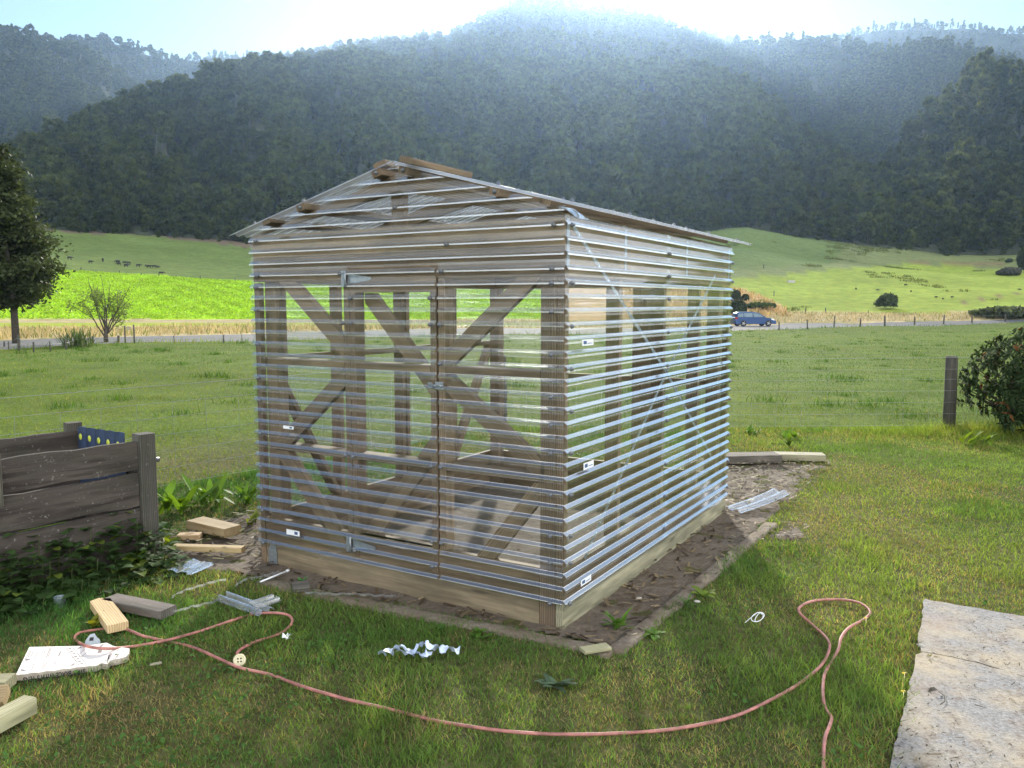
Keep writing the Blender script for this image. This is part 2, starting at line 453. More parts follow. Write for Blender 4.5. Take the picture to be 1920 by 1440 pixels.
# purlins under the roof sheets
for sx in (-1, 1):
    for d in (.10, .72, 1.03):
        x = RX + sx * d; t = Vector((1, 0, -RS * sx)).normalized()
        b = MB(); n = Vector((RS * sx, 0, 1)).normalized()
        th = .043 if d < 1 else .028; c = Vector((x, 0, rz(x) - .004 - th / 2))
        b.beam(c + Vector((0, -.07, 0)), c + Vector((0, L + .06, 0)), .07, th, n)
        b.build('purlin', WD, gh)
# loose-looking ridge boards on top of the sheets
for (x, y0) in ((-.975, -.10), (-1.235, -.02)):
    sx = 1 if x > RX else -1; n = Vector((RS * sx, 0, 1)).normalized()
    b = MB(); c = Vector((x, 0, rz(x) + .037)); b.beam(c + Vector((0, y0, 0)), c + Vector((0, y0 + .62, 0)), .09, .036, n)
    b.build('ridge_board', WD, gh)

# ---------------------------------------------------------------- corrugated sheets
# one pitch, measured downward from the middle of the brightened upper flank: (drop, outward)
PROF = [(-.030, .000), (-.0115, .0), (-.009, .0012), (.005, .0155), (.007, .0167), (.0155, .0167), (.0175, .0155), (.033, .0012), (.036, 0)]
def rows(z0, z1):
    zs = []
    for k in range(-12, 30):
        zc = ZB + (21 - k) * PT
        for (d, o) in PROF:
            z = zc - d
            if z0 < z < z1: zs.append((z, o))
    zs.sort()
    def off(z):
        for k in range(-12, 30):
            d = ZB + (21 - k) * PT - z
            if PROF[0][0] <= d < PROF[0][0] + PT:
                return float(np.interp(d, [p[0] for p in PROF], [p[1] for p in PROF]))
        return 0
    return [(z0, off(z0))] + zs + [(z1, off(z1))]
def corr(name, span, z0, z1, place, parent=gh, nseg=14, lim=None, m=None, jit=.0012, seed=0):
    """span: (a0,a1) along the ribs; place(a, z, out) -> local point; lim(z) narrows the span"""
    rs = rows(z0, z1); vs = []; gr = []; o0 = random.random() * 40
    for (z, o) in rs:
        a0, a1 = span if lim is None else lim(z)
        for i in range(nseg + 1):
            a = a0 + (a1 - a0) * i / nseg
            w = (float(vnoise(np.array([a * 2.3 + seed]), np.array([z * 9.0]), 3)[0]) - .5) * jit * 2
            vs.append(place(a, z + w * .6, o + abs(w))); gr.append((a + o0, z, o))
    n = nseg + 1; b = MB(); b.add(vs, [], gr)
    for r in range(len(rs) - 1):
        rib = rs[r][1] > rs[r + 1][1] + .0005 or min(rs[r][1], rs[r + 1][1]) > .0164        # up-facing flank and narrow crown take the glossier copy as painted sky glint
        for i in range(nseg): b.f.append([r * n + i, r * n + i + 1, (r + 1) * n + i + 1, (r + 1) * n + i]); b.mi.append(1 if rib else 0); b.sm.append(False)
    ob = b.build(name, [m, m] if m else [M['sheet'], M['sheet_rib_glint']], parent)
    return ob
OUT = .004
fplace = lambda a, z, o: (a, -OUT - o, z)
rplace = lambda a, z, o: (OUT + o, a, z)
lplace = lambda a, z, o: (-W - OUT - o, a, z)
bplace = lambda a, z, o: (a, L + OUT + o, z)
def rake(z):
    if z < 2.262: return (-2.375, .003)
    d = max(.02, (RZ - .012 - z) / RS); return (max(-2.375, RX - d), min(.003, RX + d))
S_gable = corr('wall_sheet', (0, 0), 2.012, 2.585, fplace, lim=rake, seed=1)
S_fl = corr('wall_sheet', (-2.375, -1.518), .115, 2.035, lambda a, z, o: (a, -.0028 - o, z), seed=2)
S_fr = corr('wall_sheet', (-.822, .003), .115, 2.035, lambda a, z, o: (a, -.0028 - o, z), seed=3)
S_r = corr('wall_sheet', (-.012, 1.56), .118, 2.262, rplace, seed=4, nseg=16)
S_r2 = corr('wall_sheet', (1.50, L + .02), .118, 2.262, lambda a, z, o: (.0025 + o, a, z), seed=5, nseg=16)
S_l = corr('wall_sheet', (-.012, L + .02), .115, 2.262, lplace, seed=6, nseg=24, m=M['sheet'])
S_b = corr('wall_sheet', (-2.36, .0), .115, 2.25, bplace, seed=7, m=M['sheet'])
S_bg = corr('wall_sheet', (0, 0), 2.22, 2.585, lambda a, z, o: (a, L + .0028 + o, z), lim=rake, seed=8, m=M['sheet'])
# roof sheets: ribs run down the slope
def roof(sx, seed):
    prof = [(0, 0), (.018, 0), (.021, .0012), (.036, .0155), (.039, .0167), (.054, .0167), (.057, .0155), (.072, .0012)]
    ys = []; k = 0; y = -.085
    while y < L + .10:
        for (d, o) in prof: ys.append((y + d, o))
        y += PT
    nx = 10; vs = []; gr = []; n = Vector((RS * sx, 0, 1)).normalized()
    for (y, o) in ys:
        for i in range(nx + 1):
            t = i / nx; x = RX + sx * (.012 + ((.12 - RX) if sx > 0 else (RX + 2.48)) * t)
            w = (float(vnoise(np.array([t * 4 + seed]), np.array([y * 6]), 8)[0]) - .5) * .004
            p = Vector((x, y, rz(x) - .003)) + n * (o + abs(w)); vs.append(p); gr.append((t * 1.3, y, o))
    m_ = nx + 1; b = MB(); b.add(vs, [], gr)
    for r in range(len(ys) - 1):
        rib = abs(ys[r][1] - ys[r + 1][1]) > .003
        for i in range(nx): b.f.append([r * m_ + i, r * m_ + i + 1, (r + 1) * m_ + i + 1, (r + 1) * m_ + i]); b.mi.append(1 if rib else 0); b.sm.append(False)
    return b.build('roof_sheet', [M['sheet_roof'], M['sheet_roof']], gh)
S_roof = {sx: roof(sx, 20 + sx) for sx in (-1, 1)}
# curled clear flashing at the near eave corner
b = MB()
pts = [(-.05 + .17 * t, -.085, 2.283 - .05 * t * t + .012 * math.sin(t * 5)) for t in np.linspace(0, 1, 9)]; vs = []
for q_ in pts: vs += [q_, (q_[0], q_[1] + .12, q_[2] + .006)]
b.add(vs, [(2 * i, 2 * i + 1, 2 * i + 3, 2 * i + 2) for i in range(8)], None, 0, True)
b.build('corner_flashing', M['sheet'], gh)

# ---------------------------------------------------------------- door
door = empty('door'); door.parent = gh
dx0, dx1, dz0, dz1 = -1.505, -.840, .185, 2.002
dp = lambda name, bf, m=WD: part(name, bf, m, door)
dp('stile', lambda b: b.box((dx0, -.004, dz0), (dx0 + .045, .086, dz1 - .07)))
dp('stile', lambda b: b.box((dx1 - .045, -.004, dz0), (dx1, .086, dz1 - .07)))
for z, h in ((1.962, .04), (1.388, .045), (.812, .045), (.285, .045)):
    dp('rail', lambda b: b.box((dx0 + .046, -.003, z), (dx1 - .046, .085, z + h)))
dp('rail', lambda b: b.box((dx0, -.0045, 1.86), (dx1, .04, 1.96)))
dp('rail', lambda b: b.box((dx0 + .046, .01, .19), (dx1 - .046, .085, .235)))
rect = (dx0 + .047, dx1 - .047, .332, 1.858)
brace((-1.43, 1.84), (-.92, 1.28), .095, rect, .087, .13, door)
brace((-.85, 1.03), (-1.45, .30), .1, rect, .087, .13, door)
S_d = corr('sheet', (dx0 - .008, dx1 + .006), .15, 2.0, lambda a, z, o: (a, -.008 - o, z), door, seed=9)
# hinges: T shape strap, knuckle and plate
for z in (1.945, .262):
    b = MB()
    b.prism([(-1.512, z - .035), (-1.512, z + .035), (-1.43, z + .022), (-1.33, z + .009), (-1.322, z), (-1.33, z - .009), (-1.43, z - .022)], -.0072, -.0052, (1, 0))
    b.box((-1.552, -.0245, z - .05), (-1.528, -.0222, z + .05), ch=.0005)
    b.tube([(-1.516, -.026, z - .052), (-1.516, -.026, z + .052)], .0065, 8)
    for xx, zz in ((-1.54, .035), (-1.54, -.035)):
        b.lathe([(.005, 0), (.004, .003), (0.001, .004)], 8, (xx, -.0245, z + zz), (0, -1, 0))
    b.build('hinge', M['galv'], door)
b = MB(); z = 1.318
b.box((-.833, -.030, z - .022), (-.775, -.0275, z + .022), ch=.0005)
b.tube([(-.875, -.036, z), (-.775, -.036, z)], .0065, 8)
b.tube([(-.80, -.036, z), (-.80, -.066, z + .012)], .005, 8)
for x in (-.825, -.785): b.tube([(x, -.03, z - .013), (x, -.044, z), (x, -.03, z + .013)], .003, 6)
b.box((-.885, -.032, z - .016), (-.852, -.029, z + .016), ch=.0005)
b.build('bolt_latch', M['galv'], door)

# ---------------------------------------------------------------- roofing screws
def screw_mesh():
    b = MB(); b.lathe([(.0125, 0), (.0135, .003), (.011, .008), (.0065, .0115), (.0062, .012), (.0062, .0175), (.004, .0185)], 10)
    o = b.build('screw', M['screw'], None); return o
proto = screw_mesh(); first = [True]
def screw(parent, p, axis):
    if first[0]: o = proto; first[0] = False
    else: o = proto.copy(); COL.objects.link(o)
    o.parent = parent; o.location = p; o.rotation_euler = Vector(axis).to_track_quat('Z', 'Y').to_euler()
ribz = lambda k: ZB + (21 - k) * PT - .0113
for k in (-2, 0, 3, 6, 8, 10, 13, 16, 18, 21): screw(S_fr, (-.072, -.0215, ribz(k)), (0, -1, 0))
for k in (-2, 0, 3, 6, 8, 11, 14, 16, 18, 21): screw(S_fl, (-2.315, -.0215, ribz(k)), (0, -1, 0))
for k in (1, 12): screw(S_fl, (-1.542, -.0215, ribz(k)), (0, -1, 0))
for k in (1, 4, 12, 18): screw(S_fr, (-.803, -.0215, ribz(k)), (0, -1, 0))
for k in (-1, 1, 12, 20): screw(door, (-1.478, -.0265, ribz(k)), (0, -1, 0))
for k in (-1, 1, 12, 18, 20): screw(door, (-.868, -.0265, ribz(k)), (0, -1, 0))
for k, xs in ((-6, (-2.30, -.06)), (-5, (-.75,)), (-3, (-1.56, -.79, -.07, -2.30)), (-8, (-1.12,))):
    for x in xs: screw(S_gable, (x, -.0225, ribz(k)), (0, -1, 0))
for k in (-6, -2, 1, 4, 7, 10, 13, 16, 18, 21): screw(S_r, (.0215, .03, ribz(k)), (1, 0, 0))
for k in (-5, -3, -1, 2, 5, 8, 10, 14, 17, 20):
    screw(S_r, (.0215, 1.49, ribz(k)), (1, 0, 0)); screw(S_r2, (.0195, L - .03, ribz(k)), (1, 0, 0))
n = Vector((RS, 0, 1)).normalized()
for sx in (-1, 1):
    nn = Vector((RS * sx, 0, 1)).normalized()
    for d in (.72, 1.165):
        for j in (0, 10, 20, 30, 40):
            x = RX + sx * d; screw(S_roof[sx], Vector((x, -.085 + j * PT + .046, rz(x) - .003)) + nn * .0165, nn)
# end caps of the purlins keep a screw and washer on the front rake
for d in (-.72, -.1, .1, .72):
    x = RX + d; screw(S_gable, (x, -.072, rz(x) - .026), (0, -1, 0))
# ---------------------------------------------------------------- galvanised strip braces, plates, stake
def strap(p, q, w=.028):
    b = MB(); p = Vector((.0012, *p)); q = Vector((.0012, *q)); b.beam(p, q, .0016, w, (0, (q - p).z, -(q - p).y), .0003)
    d = q - p; nn = int(d.length / .075)
    for i in range(nn):
        c = p + d * ((i + .5) / nn); b.lathe([(.0055, 0), (.0055, .0012), (.001, .0014)], 8, c + Vector((.0006, 0, 0)), (1, 0, 0), 1)
    b.build('strip_brace', [M['galv'], M['white']], gh)
strap((.06, 2.22), (1.488, 1.352)); strap((1.488, 1.352), (2.60, .56)); 
strap((2.60, 2.02), (1.52, 1.31)); strap((1.52, 1.31), (.26, .34))
for y in (.012, .78, 1.9, 2.95):
    b = MB(); b.box((.0004, y, 1.98), (.0022, y + .032, 2.24), ch=.0003)
    for k in range(4): b.lathe([(.005, 0), (.004, .002), (.001, .0025)], 8, (.0022, y + .016, 2.01 + k * .065), (1, 0, 0))
    b.build('nail_plate', M['galv'], gh)
b = MB(); b.prism([(-2.285, -.14), (-2.285, .105), (-2.262, .155), (-2.235, .165), (-2.22, .155), (-2.205, .10), (-2.195, -.14)], -.006, -.002, (0, 1)); b.build('ground_stake', M['galv'], gh)
# stickers on the sheets
def sticker(lo, hi, ax, nm='sticker'):
    b = MB(); b.box(lo, hi, ch=.0002)
    lo = Vector(lo); hi = Vector(hi); 
    if ax == 'y':
        w = hi.x - lo.x; h = hi.z - lo.z
        b.box((lo.x + w * .62, lo.y - .0006, lo.z + h * .25), (lo.x + w * .86, lo.y - .0001, hi.z - h * .2), 1, .0001)
    else:
        w = hi.y - lo.y; h = hi.z - lo.z
        b.box((hi.x + .0001, lo.y + w * .1, lo.z + h * .25), (hi.x + .0006, lo.y + w * .38, hi.z - h * .2), 1, .0001)
        b.box((hi.x + .0001, lo.y + w * .46, lo.z + h * .3), (hi.x + .0006, lo.y + w * .9, lo.z + h * .42), 1, .0001)
    b.build(nm, [M['white'], M['inkblue']], gh)
M['inkblue'] = plain('blue_label_ink', (.05, .1, .22), .6)
sticker((-2.085, -.0245, .246), (-1.965, -.0225, .282), 'y')
sticker((-2.09, -.0245, .965), (-1.995, -.0225, .985), 'y')
sticker((.0225, .16, 1.562), (.0245, .30, 1.595), 'x')
sticker((.0225, .19, .868), (.0245, .32, .905), 'x')
sticker((.0225, .17, .205), (.0245, .30, .24), 'x')
# ================================================================== GROUND
ca, sa = math.cos(TH), math.sin(TH)
def to_gh(x, y):
    dx, dy = x - NX, y - NY
    return dx * ca - dy * sa, dx * sa + dy * ca
def from_gh(lx, ly, z=0): return Vector((NX + lx * ca + ly * sa, NY - lx * sa + ly * ca, z))
def soil_mask(x, y):
    """>0.5 is bare soil"""
    x = np.asarray(x, float); y = np.asarray(y, float)
    lx, ly = to_gh(x, y)
    n = (fbm(x * 3.2, y * 3.2, 4, 21) - .5) * .75
    def rect(x0, x1, y0, y1, s=.22):
        return np.minimum(np.minimum(sstep(x0 - s, x0 + s, lx), 1 - sstep(x1 - s, x1 + s, lx)), np.minimum(sstep(y0 - s, y0 + s, ly), 1 - sstep(y1 - s, y1 + s, ly)))
    front = -.25 + .075 * (lx + 2.05)
    core = np.minimum(np.minimum(sstep(-2.62, -2.45, lx), 1 - sstep(.34, .44, lx)), np.minimum(sstep(-.06, .04, ly - front), 1 - sstep(3.3, 3.6, ly)))
    m = np.maximum(core, rect(-3.5, -2.3, -.35, .85) * .78 + n * .5)
    m = np.maximum(m, rect(-1.0, .5, 3.1, 5.7, .35) * .66 + n * .6)
    m = np.maximum(m, rect(.42, .9, 2.2, 3.2, .25) * .5 + n * .6)
    m = np.maximum(m, .63 * np.exp(-((x - 8.2)**2 / 3.0 + (y - 10.4)**2 / .12)) + n * .2)
    return m
SLAB = [(1733, 1131), (1920, 1164), (2080, 1195), (2300, 1480), (1662, 1480), (1676, 1420), (1692, 1350), (1704, 1300), (1712, 1262), (1717, 1238), (1722, 1205), (1727, 1175)]
slab_w = [flat(px, py) for px, py in SLAB]
def in_poly(x, y, poly):
    x = np.asarray(x); c = np.zeros(x.shape, bool); n = len(poly)
    for i in range(n):
        x0, y0 = poly[i][0], poly[i][1]; x1, y1 = poly[(i + 1) % n][0], poly[(i + 1) % n][1]
        if y0 == y1: continue
        c ^= ((y0 > y) != (y1 > y)) & (x < (x1 - x0) * (y - y0) / (y1 - y0) + x0)
    return c

# road centre lines from where the photo shows them
near_e = [gp(*p) for p in ((-420, 669), (-40, 660), (100, 650), (250, 642.5), (470, 641), (1375, 621), (1475, 618), (1642, 611.5), (1920, 604), (2150, 600))]
far_e = [gp(*p) for p in ((-330, 655), (-40, 640), (100, 634.5), (250, 631), (470, 626.5), (1375, 610), (1475, 608), (1642, 604), (1920, 598.5), (2150, 595.5))]
def dens(pts, k=14):
    out = []
    for i in range(len(pts) - 1):
        for j in range(k): out.append(pts[i].lerp(pts[i + 1], j / k))
    return out + [pts[-1]]
NE, FE = dens(near_e), dens(far_e)
NEa = np.array([(p.x, p.y) for p in NE]); FEa = np.array([(p.x, p.y) for p in FE])
def beyond(x, y, line):   # signed: y distance past a line
    return y - np.interp(x, line[:, 0], line[:, 1])

G_LAWN = np.array([.10, .10, .045]); G_PAD = np.array([.085, .125, .025]); G_CROP = np.array([.38, .56, .03])
G_PAST = np.array([.13, .18, .05]); G_DRY = np.array([.40, .33, .19]); G_SCRUB = np.array([.15, .115, .085]); G_LIME = np.array([.24, .31, .05])
def ground_col(x, y, z):
    r = np.hypot(x, y); az = np.degrees(np.arctan2(x, y))
    with np.errstate(all='ignore'):
        u, v = proj(x, np.where(y > .2, y, .2), z)
    front = y > 8
    L = lambda a, b, t: a + (b - a) * t[:, None]
    c = np.repeat(G_LAWN[None], len(x), 0)
    n1 = fbm(x / 2.2, y / 2.2, 3, 31); n2 = fbm(x / 9, y / 9, 3, 41)
    c = L(c, G_PAD, sstep(9.5, 12.5, r))
    c = c * (0.8 + .4 * n2[:, None])
    # beyond the road
    wob = (n1 - .5) * 6
    left = az < 2
    b = beyond(x, y, FEa)
    m_dry = (b > -1) & front
    c = np.where(m_dry[:, None], G_DRY * (.75 + .5 * n1[:, None]), c)
    strip = m_dry & left & (v + wob * .5 < 613) & (v + wob * .5 > 605)
    c = np.where(strip[:, None], np.array([.3, .36, .05]), c)
    crop = m_dry & left & (v + wob * .3 < 599)
    c = np.where(crop[:, None], G_CROP * (.8 + .4 * n1[:, None]), c)
    vf = np.interp(u, [60, 130, 480, 760], [504, 507, 529, 545])
    past = crop & (v < vf)
    c = np.where(past[:, None], G_PAST * (.8 + .4 * n2[:, None]), c)
    vs = np.interp(u, [90, 180, 300, 420, 480, 700], [433, 437, 445, 458, 466, 470])
    sc = past & (v + wob < vs)
    c = np.where(sc[:, None], G_SCRUB * (.7 + .6 * n1[:, None]), c)
    right = m_dry & ~left
    vr = np.interp(u, [700, 1300, 1480, 1700, 1920, 2100], [590, 590, 586, 588, 584, 580])
    lime = right & (v + wob * .4 < vr)
    c = np.where(lime[:, None], G_LIME * (.75 + .5 * n2[:, None]), c)
    up = lime & (v + wob < np.interp(u, [1300, 1400, 1560, 1700, 1800, 1920], [525, 521, 505, 496, 500, 508]))
    c = np.where(up[:, None], np.array([.17, .2, .08]) * (.8 + .4 * n2[:, None]), c)
    gr = up & (v + wob * .7 < np.interp(u, [1300, 1430, 1560, 1590, 1920], [503, 503, 498, 455, 430]))
    c = np.where(gr[:, None], np.array([.13, .18, .06]) * (.85 + .3 * n2[:, None]), c)
    bank = right & (v + wob * .5 < np.interp(u, [1300, 1365, 1480, 1481], [600, 596, 588, 400])) & (v + wob * .8 > np.interp(u, [1300, 1365, 1400, 1440, 1475, 1482], [535, 538, 545, 562, 578, 600]))
    c = np.where(bank[:, None], np.array([.45, .31, .15]) * (.7 + .6 * n1[:, None]), c)
    g2 = right & (u > 1700) & (u < 1880) & (np.abs(v - 493 - wob * .6) < 3.0)
    c = np.where(g2[:, None], np.array([.2, .16, .08]), c)
    tr = right & (np.abs(v - np.interp(u, [1760, 1800, 1850, 1920, 2000], [572, 569, 558, 548, 540])) < 1.3 + wob * .15) & (u > 1765)
    c = np.where(tr[:, None], np.array([.17, .12, .07]), c)
    return c

rr = [0.0] + list(.5 * 1.035 ** np.arange(0, 260)); rr = [r for r in rr if r < 9000]
azs = np.concatenate([np.arange(-180, -40, 7), np.arange(-40, 40.01, .3), np.arange(47, 180, 7)])
Rg, Ag = np.meshgrid(np.array(rr), np.radians(azs), indexing='ij')
gx = (Rg * np.sin(Ag)).ravel(); gy = (Rg * np.cos(Ag)).ravel(); gz = hbase(gx, gy)
na = len(azs); nr = len(rr); idx = np.arange(nr * na).reshape(nr, na)
q = np.stack([idx[:-1, :], np.roll(idx[:-1, :], -1, 1), np.roll(idx[1:, :], -1, 1), idx[1:, :]], -1).reshape(-1, 4)[:, ::-1]
m, nt, out = mat('lawn_and_fields')
pos = N(nt, 'ShaderNodeNewGeometry').outputs['Position']
cc = att(nt, 'Col', 'Color')
n1 = noi(nt, pos, 14, 6, .7); n2 = noi(nt, pos, .8, 4, .6); n3 = noi(nt, mapv(nt, pos, (.5, .5, .1)), 1.0, 5, .75)
cc = mixc(nt, 1.0, cc, ramp(nt, n1, [(.3, .55), (.7, 1.45)]), 'MULTIPLY')
cc = mixc(nt, 1.0, cc, ramp(nt, n2, [(.35, (.85, .92, .9)), (.65, (1.15, 1.05, 1.0))]), 'MULTIPLY')
cc = mixc(nt, 1.0, cc, ramp(nt, n3, [(.3, .75), (.7, 1.25)]), 'MULTIPLY')
princ(nt, out, cc, .95, math1(nt, 'ADD', n1, math1(nt, 'MULTIPLY', n3, 6.0)), .6, .05, Specular_IOR_Level=.05)
M['ground'] = m
o = npmesh('ground', np.stack([gx, gy, gz], 1), q, m, ground_col(gx, gy, gz), True); tag(o, kind='structure')

# soil bed ---------------------------------------------------------------
st = .035; xs = np.arange(-3.6, 9.6, st); ys = np.arange(3.6, 11.0, st)
X, Y = np.meshgrid(xs, ys, indexing='ij'); mk = soil_mask(X, Y)
Z = hbase(X, Y) + .004 + .032 * (fbm(X * 5, Y * 5, 4, 61) - .42) * sstep(.4, .6, mk) * .9 - .05 * (1 - sstep(.38, .52, mk))
lx_, ly_ = to_gh(X, Y)
ins = (lx_ > -2.3) & (lx_ < -.06) & (ly_ > .05) & (ly_ < 2.95)
Z = np.where(ins, Z + .03, Z)
vid = np.arange(X.size).reshape(X.shape); ok = (mk[:-1, :-1] > .36)
fq = np.stack([vid[:-1, :-1], vid[1:, :-1], vid[1:, 1:], vid[:-1, 1:]], -1)[ok]
used = np.unique(fq); rem = np.full(X.size, -1); rem[used] = np.arange(len(used))
m, nt, out = mat('bare_soil')
pos = N(nt, 'ShaderNodeNewGeometry').outputs['Position']
n1 = noi(nt, pos, 28, 7, .75); n2 = noi(nt, pos, 2.2, 4, .6); n3 = noi(nt, pos, 90, 3, .7)
c = ramp(nt, n1, [(.25, (.05, .037, .027)), (.5, (.125, .096, .07)), (.75, (.25, .2, .15))])
c = mixc(nt, ramp(nt, n2, [(.4, 0), (.65, .65)]), c, (.2, .165, .125))
c = mixc(nt, ramp(nt, n3, [(.66, 0), (.74, .6)]), c, (.38, .3, .2))
princ(nt, out, c, .95, n1, .9, .03); M['soil'] = m
o = npmesh('soil_bed', np.stack([X.ravel(), Y.ravel(), Z.ravel()], 1)[used], rem[fq], m, None, True); tag(o, kind='structure')

# road ---------------------------------------------------------------------
vs = []; fs = []
for i, (a, b) in enumerate(zip(NE, FE)):
    for t in np.linspace(-.05, 1.05, 6):
        p = a.lerp(b, t); vs.append((p.x, p.y, float(hbase(p.x, p.y)) + .05 - .09 * (abs(t - .5) > .54)))
n = 6
for i in range(len(NE) - 1):
    for j in range(n - 1): fs.append((i * n + j, (i + 1) * n + j, (i + 1) * n + j + 1, i * n + j + 1))
o = npmesh('road', vs, fs, M['asphalt'], None, True); tag(o, kind='structure')

# concrete path ------------------------------------------------------------
m, nt, out = mat('worn_concrete')
pos = N(nt, 'ShaderNodeNewGeometry').outputs['Position']
n1 = noi(nt, pos, 60, 6, .8); n2 = noi(nt, pos, 3.2, 4, .6); n3 = noi(nt, mapv(nt, pos, (1, 1, 1)), 13, 6, .75); vo = N(nt, 'ShaderNodeTexVoronoi', {'Scale': 85.0}); nt.links.new(pos, vo.inputs['Vector'])
c = ramp(nt, n1, [(.3, (.09, .088, .086)), (.5, (.26, .257, .255)), (.7, (.385, .38, .375))])
c = mixc(nt, ramp(nt, n2, [(.42, 0), (.68, .6)]), c, (.5, .40, .25))
c = mixc(nt, ramp(nt, n3, [(.53, 0), (.67, .75)]), c, (.15, .11, .085))
c = mixc(nt, ramp(nt, noi(nt, pos, 1.7, 3, .5), [(.55, 0), (.72, .45)]), c, (.34, .22, .15))
c = mixc(nt, ramp(nt, vo.outputs['Distance'], [(.05, .5), (.25, 0)]), c, (.14, .13, .12))
princ(nt, out, c, .9, n1, .8, .01); M['concrete'] = m
crk = [flat(*p) for p in ((1640, 1212), (1765, 1238), (1830, 1252), (1920, 1279), (2150, 1350))]
def slab(side):
    pts = [Vector((p.x, p.y)) for p in slab_w]; x = np.array([p.x for p in pts]); y = np.array([p.y for p in pts])
    cx_ = np.array([p.x for p in crk]); cy_ = np.array([p.y for p in crk])
    up = [p for p in pts if p.y > np.interp(p.x, cx_, cy_)]
    lo = [p for p in pts if p.y <= np.interp(p.x, cx_, cy_)]
    # outline order: pts 0,1,2 far edge; then round to the left edge
    far = [pts[0], pts[1], pts[2]]; leftup = [p for p in up if p not in far]; 
    L0 = flat(1730, 1232); R0 = flat(2120, 1340)
    e = .013 if side == 'far' else -.013
    mid = [Vector((c.x, c.y + e)) for c in crk[1:4]]
    if side == 'far': poly = far + [Vector((R0.x, R0.y + e))] + mid[::-1] + [Vector((L0.x, L0.y + e))] + leftup
    else: poly = [Vector((L0.x, L0.y + e))] + mid + [Vector((R0.x, R0.y + e))] + [pts[3], pts[4]] + [p for p in lo if p not in pts[:5]]
    rag = []
    for i, p in enumerate(poly):
        q_ = poly[(i + 1) % len(poly)]; k = max(1, int((q_ - p).length / .05))
        for j in range(k):
            s = p.lerp(q_, j / k); rag.append((s.x + (random.random() - .5) * .012, s.y + (random.random() - .5) * .012))
    z1 = .026 if side == 'far' else .03
    b = MB(); n = len(rag)
    vs = [(p[0], p[1], -.08) for p in rag] + [(p[0], p[1], z1) for p in rag]
    b.add(vs, [tuple(range(n, 2 * n))] + [(i, (i + 1) % n, (i + 1) % n + n, i + n) for i in range(n)])
    return b.build('path', M['concrete'])
for s in ('far', 'near'): tag(slab(s), kind='structure')
# grit, dead stalks and crumbs lying on the path
n = 5200; x = rng.uniform(1.4, 3.6, n); y = rng.uniform(2.4, 4.9, n); k = in_poly(x, y, [(p.x, p.y) for p in slab_w]) & (fbm(x * 3, y * 3, 4, 33) > .40 + rng.uniform(-.1, .18, n)); x, y = x[k], y[k]; n = len(x)
a = rng.uniform(0, 6.28, n); Ls = rng.uniform(.002, .007, n) * np.where(rng.uniform(0, 1, n) < .08, 4, 1); ws = rng.uniform(.001, .003, n); P = np.empty((n, 4, 3), np.float32)
for j, (s, t) in enumerate(((-1, -1), (1, -1), (1, 1), (-1, 1))):
    P[:, j, 0] = x + np.cos(a) * Ls * s - np.sin(a) * ws * t; P[:, j, 1] = y + np.sin(a) * Ls * s + np.cos(a) * ws * t; P[:, j, 2] = .0335 + rng.uniform(0, .004, n) * (s > 0)
v = rng.uniform(0, 1, n)[:, None]; PATH_LITTER = (P, np.array([.05, .04, .03]) + v**2 * np.array([.3, .24, .15]))
# edging strip along the soil bed
def strip(pts, w, h, jit=.012):
    vs = []; n = len(pts); gr = []
    for i, p in enumerate(pts):
        t = (pts[min(i + 1, n - 1)] - pts[max(i - 1, 0)]).normalized(); s = Vector((t.y, -t.x, 0))
        for (a, z) in ((-.5, -.08), (-.5, h * .7), (-.35, h), (.35, h), (.5, h * .7), (.5, -.08)):
            k = 1 + (random.random() - .5) * .25
            vs.append(p + s * a * w * k + Vector((0, 0, z + (random.random() - .5) * jit)))
    fs = [(i * 6 + j, i * 6 + j + 1, (i + 1) * 6 + j + 1, (i + 1) * 6 + j) for i in range(n - 1) for j in range(5)]
    return vs, [f[::-1] for f in fs] + [tuple(range(6)), tuple(range(n * 6 - 1, n * 6 - 7, -1))]
e0 = [flat(490, 1092), flat(650, 1128), flat(800, 1158), flat(950, 1188), flat(1080, 1214), flat(1148, 1228)]
e1 = [flat(1150, 1226), flat(1200, 1188), flat(1260, 1140), flat(1340, 1072), flat(1400, 1022), flat(1445, 985)]
b = MB()
for e in (e0, e1):
    vs, fs = strip(dens(e, 6), .10, .022); b.add(vs, fs, None, 0, True)
m, nt, out = mat('soil_stained_concrete')
pos = N(nt, 'ShaderNodeNewGeometry').outputs['Position']
n1 = noi(nt, pos, 40, 6, .75); n2 = noi(nt, pos, 4, 4, .6)
c = ramp(nt, n1, [(.3, (.12, .095, .07)), (.6, (.27, .225, .175)), (.8, (.38, .34, .28))]); c = mixc(nt, ramp(nt, n2, [(.4, 0), (.62, .75)]), c, (.15, .11, .075))
princ(nt, out, c, .95, n1, .9, .02); M['edging'] = m
tag(b.build('concrete_edging', m), 'low soil stained concrete edging strip around the greenhouse bed', 'edging')

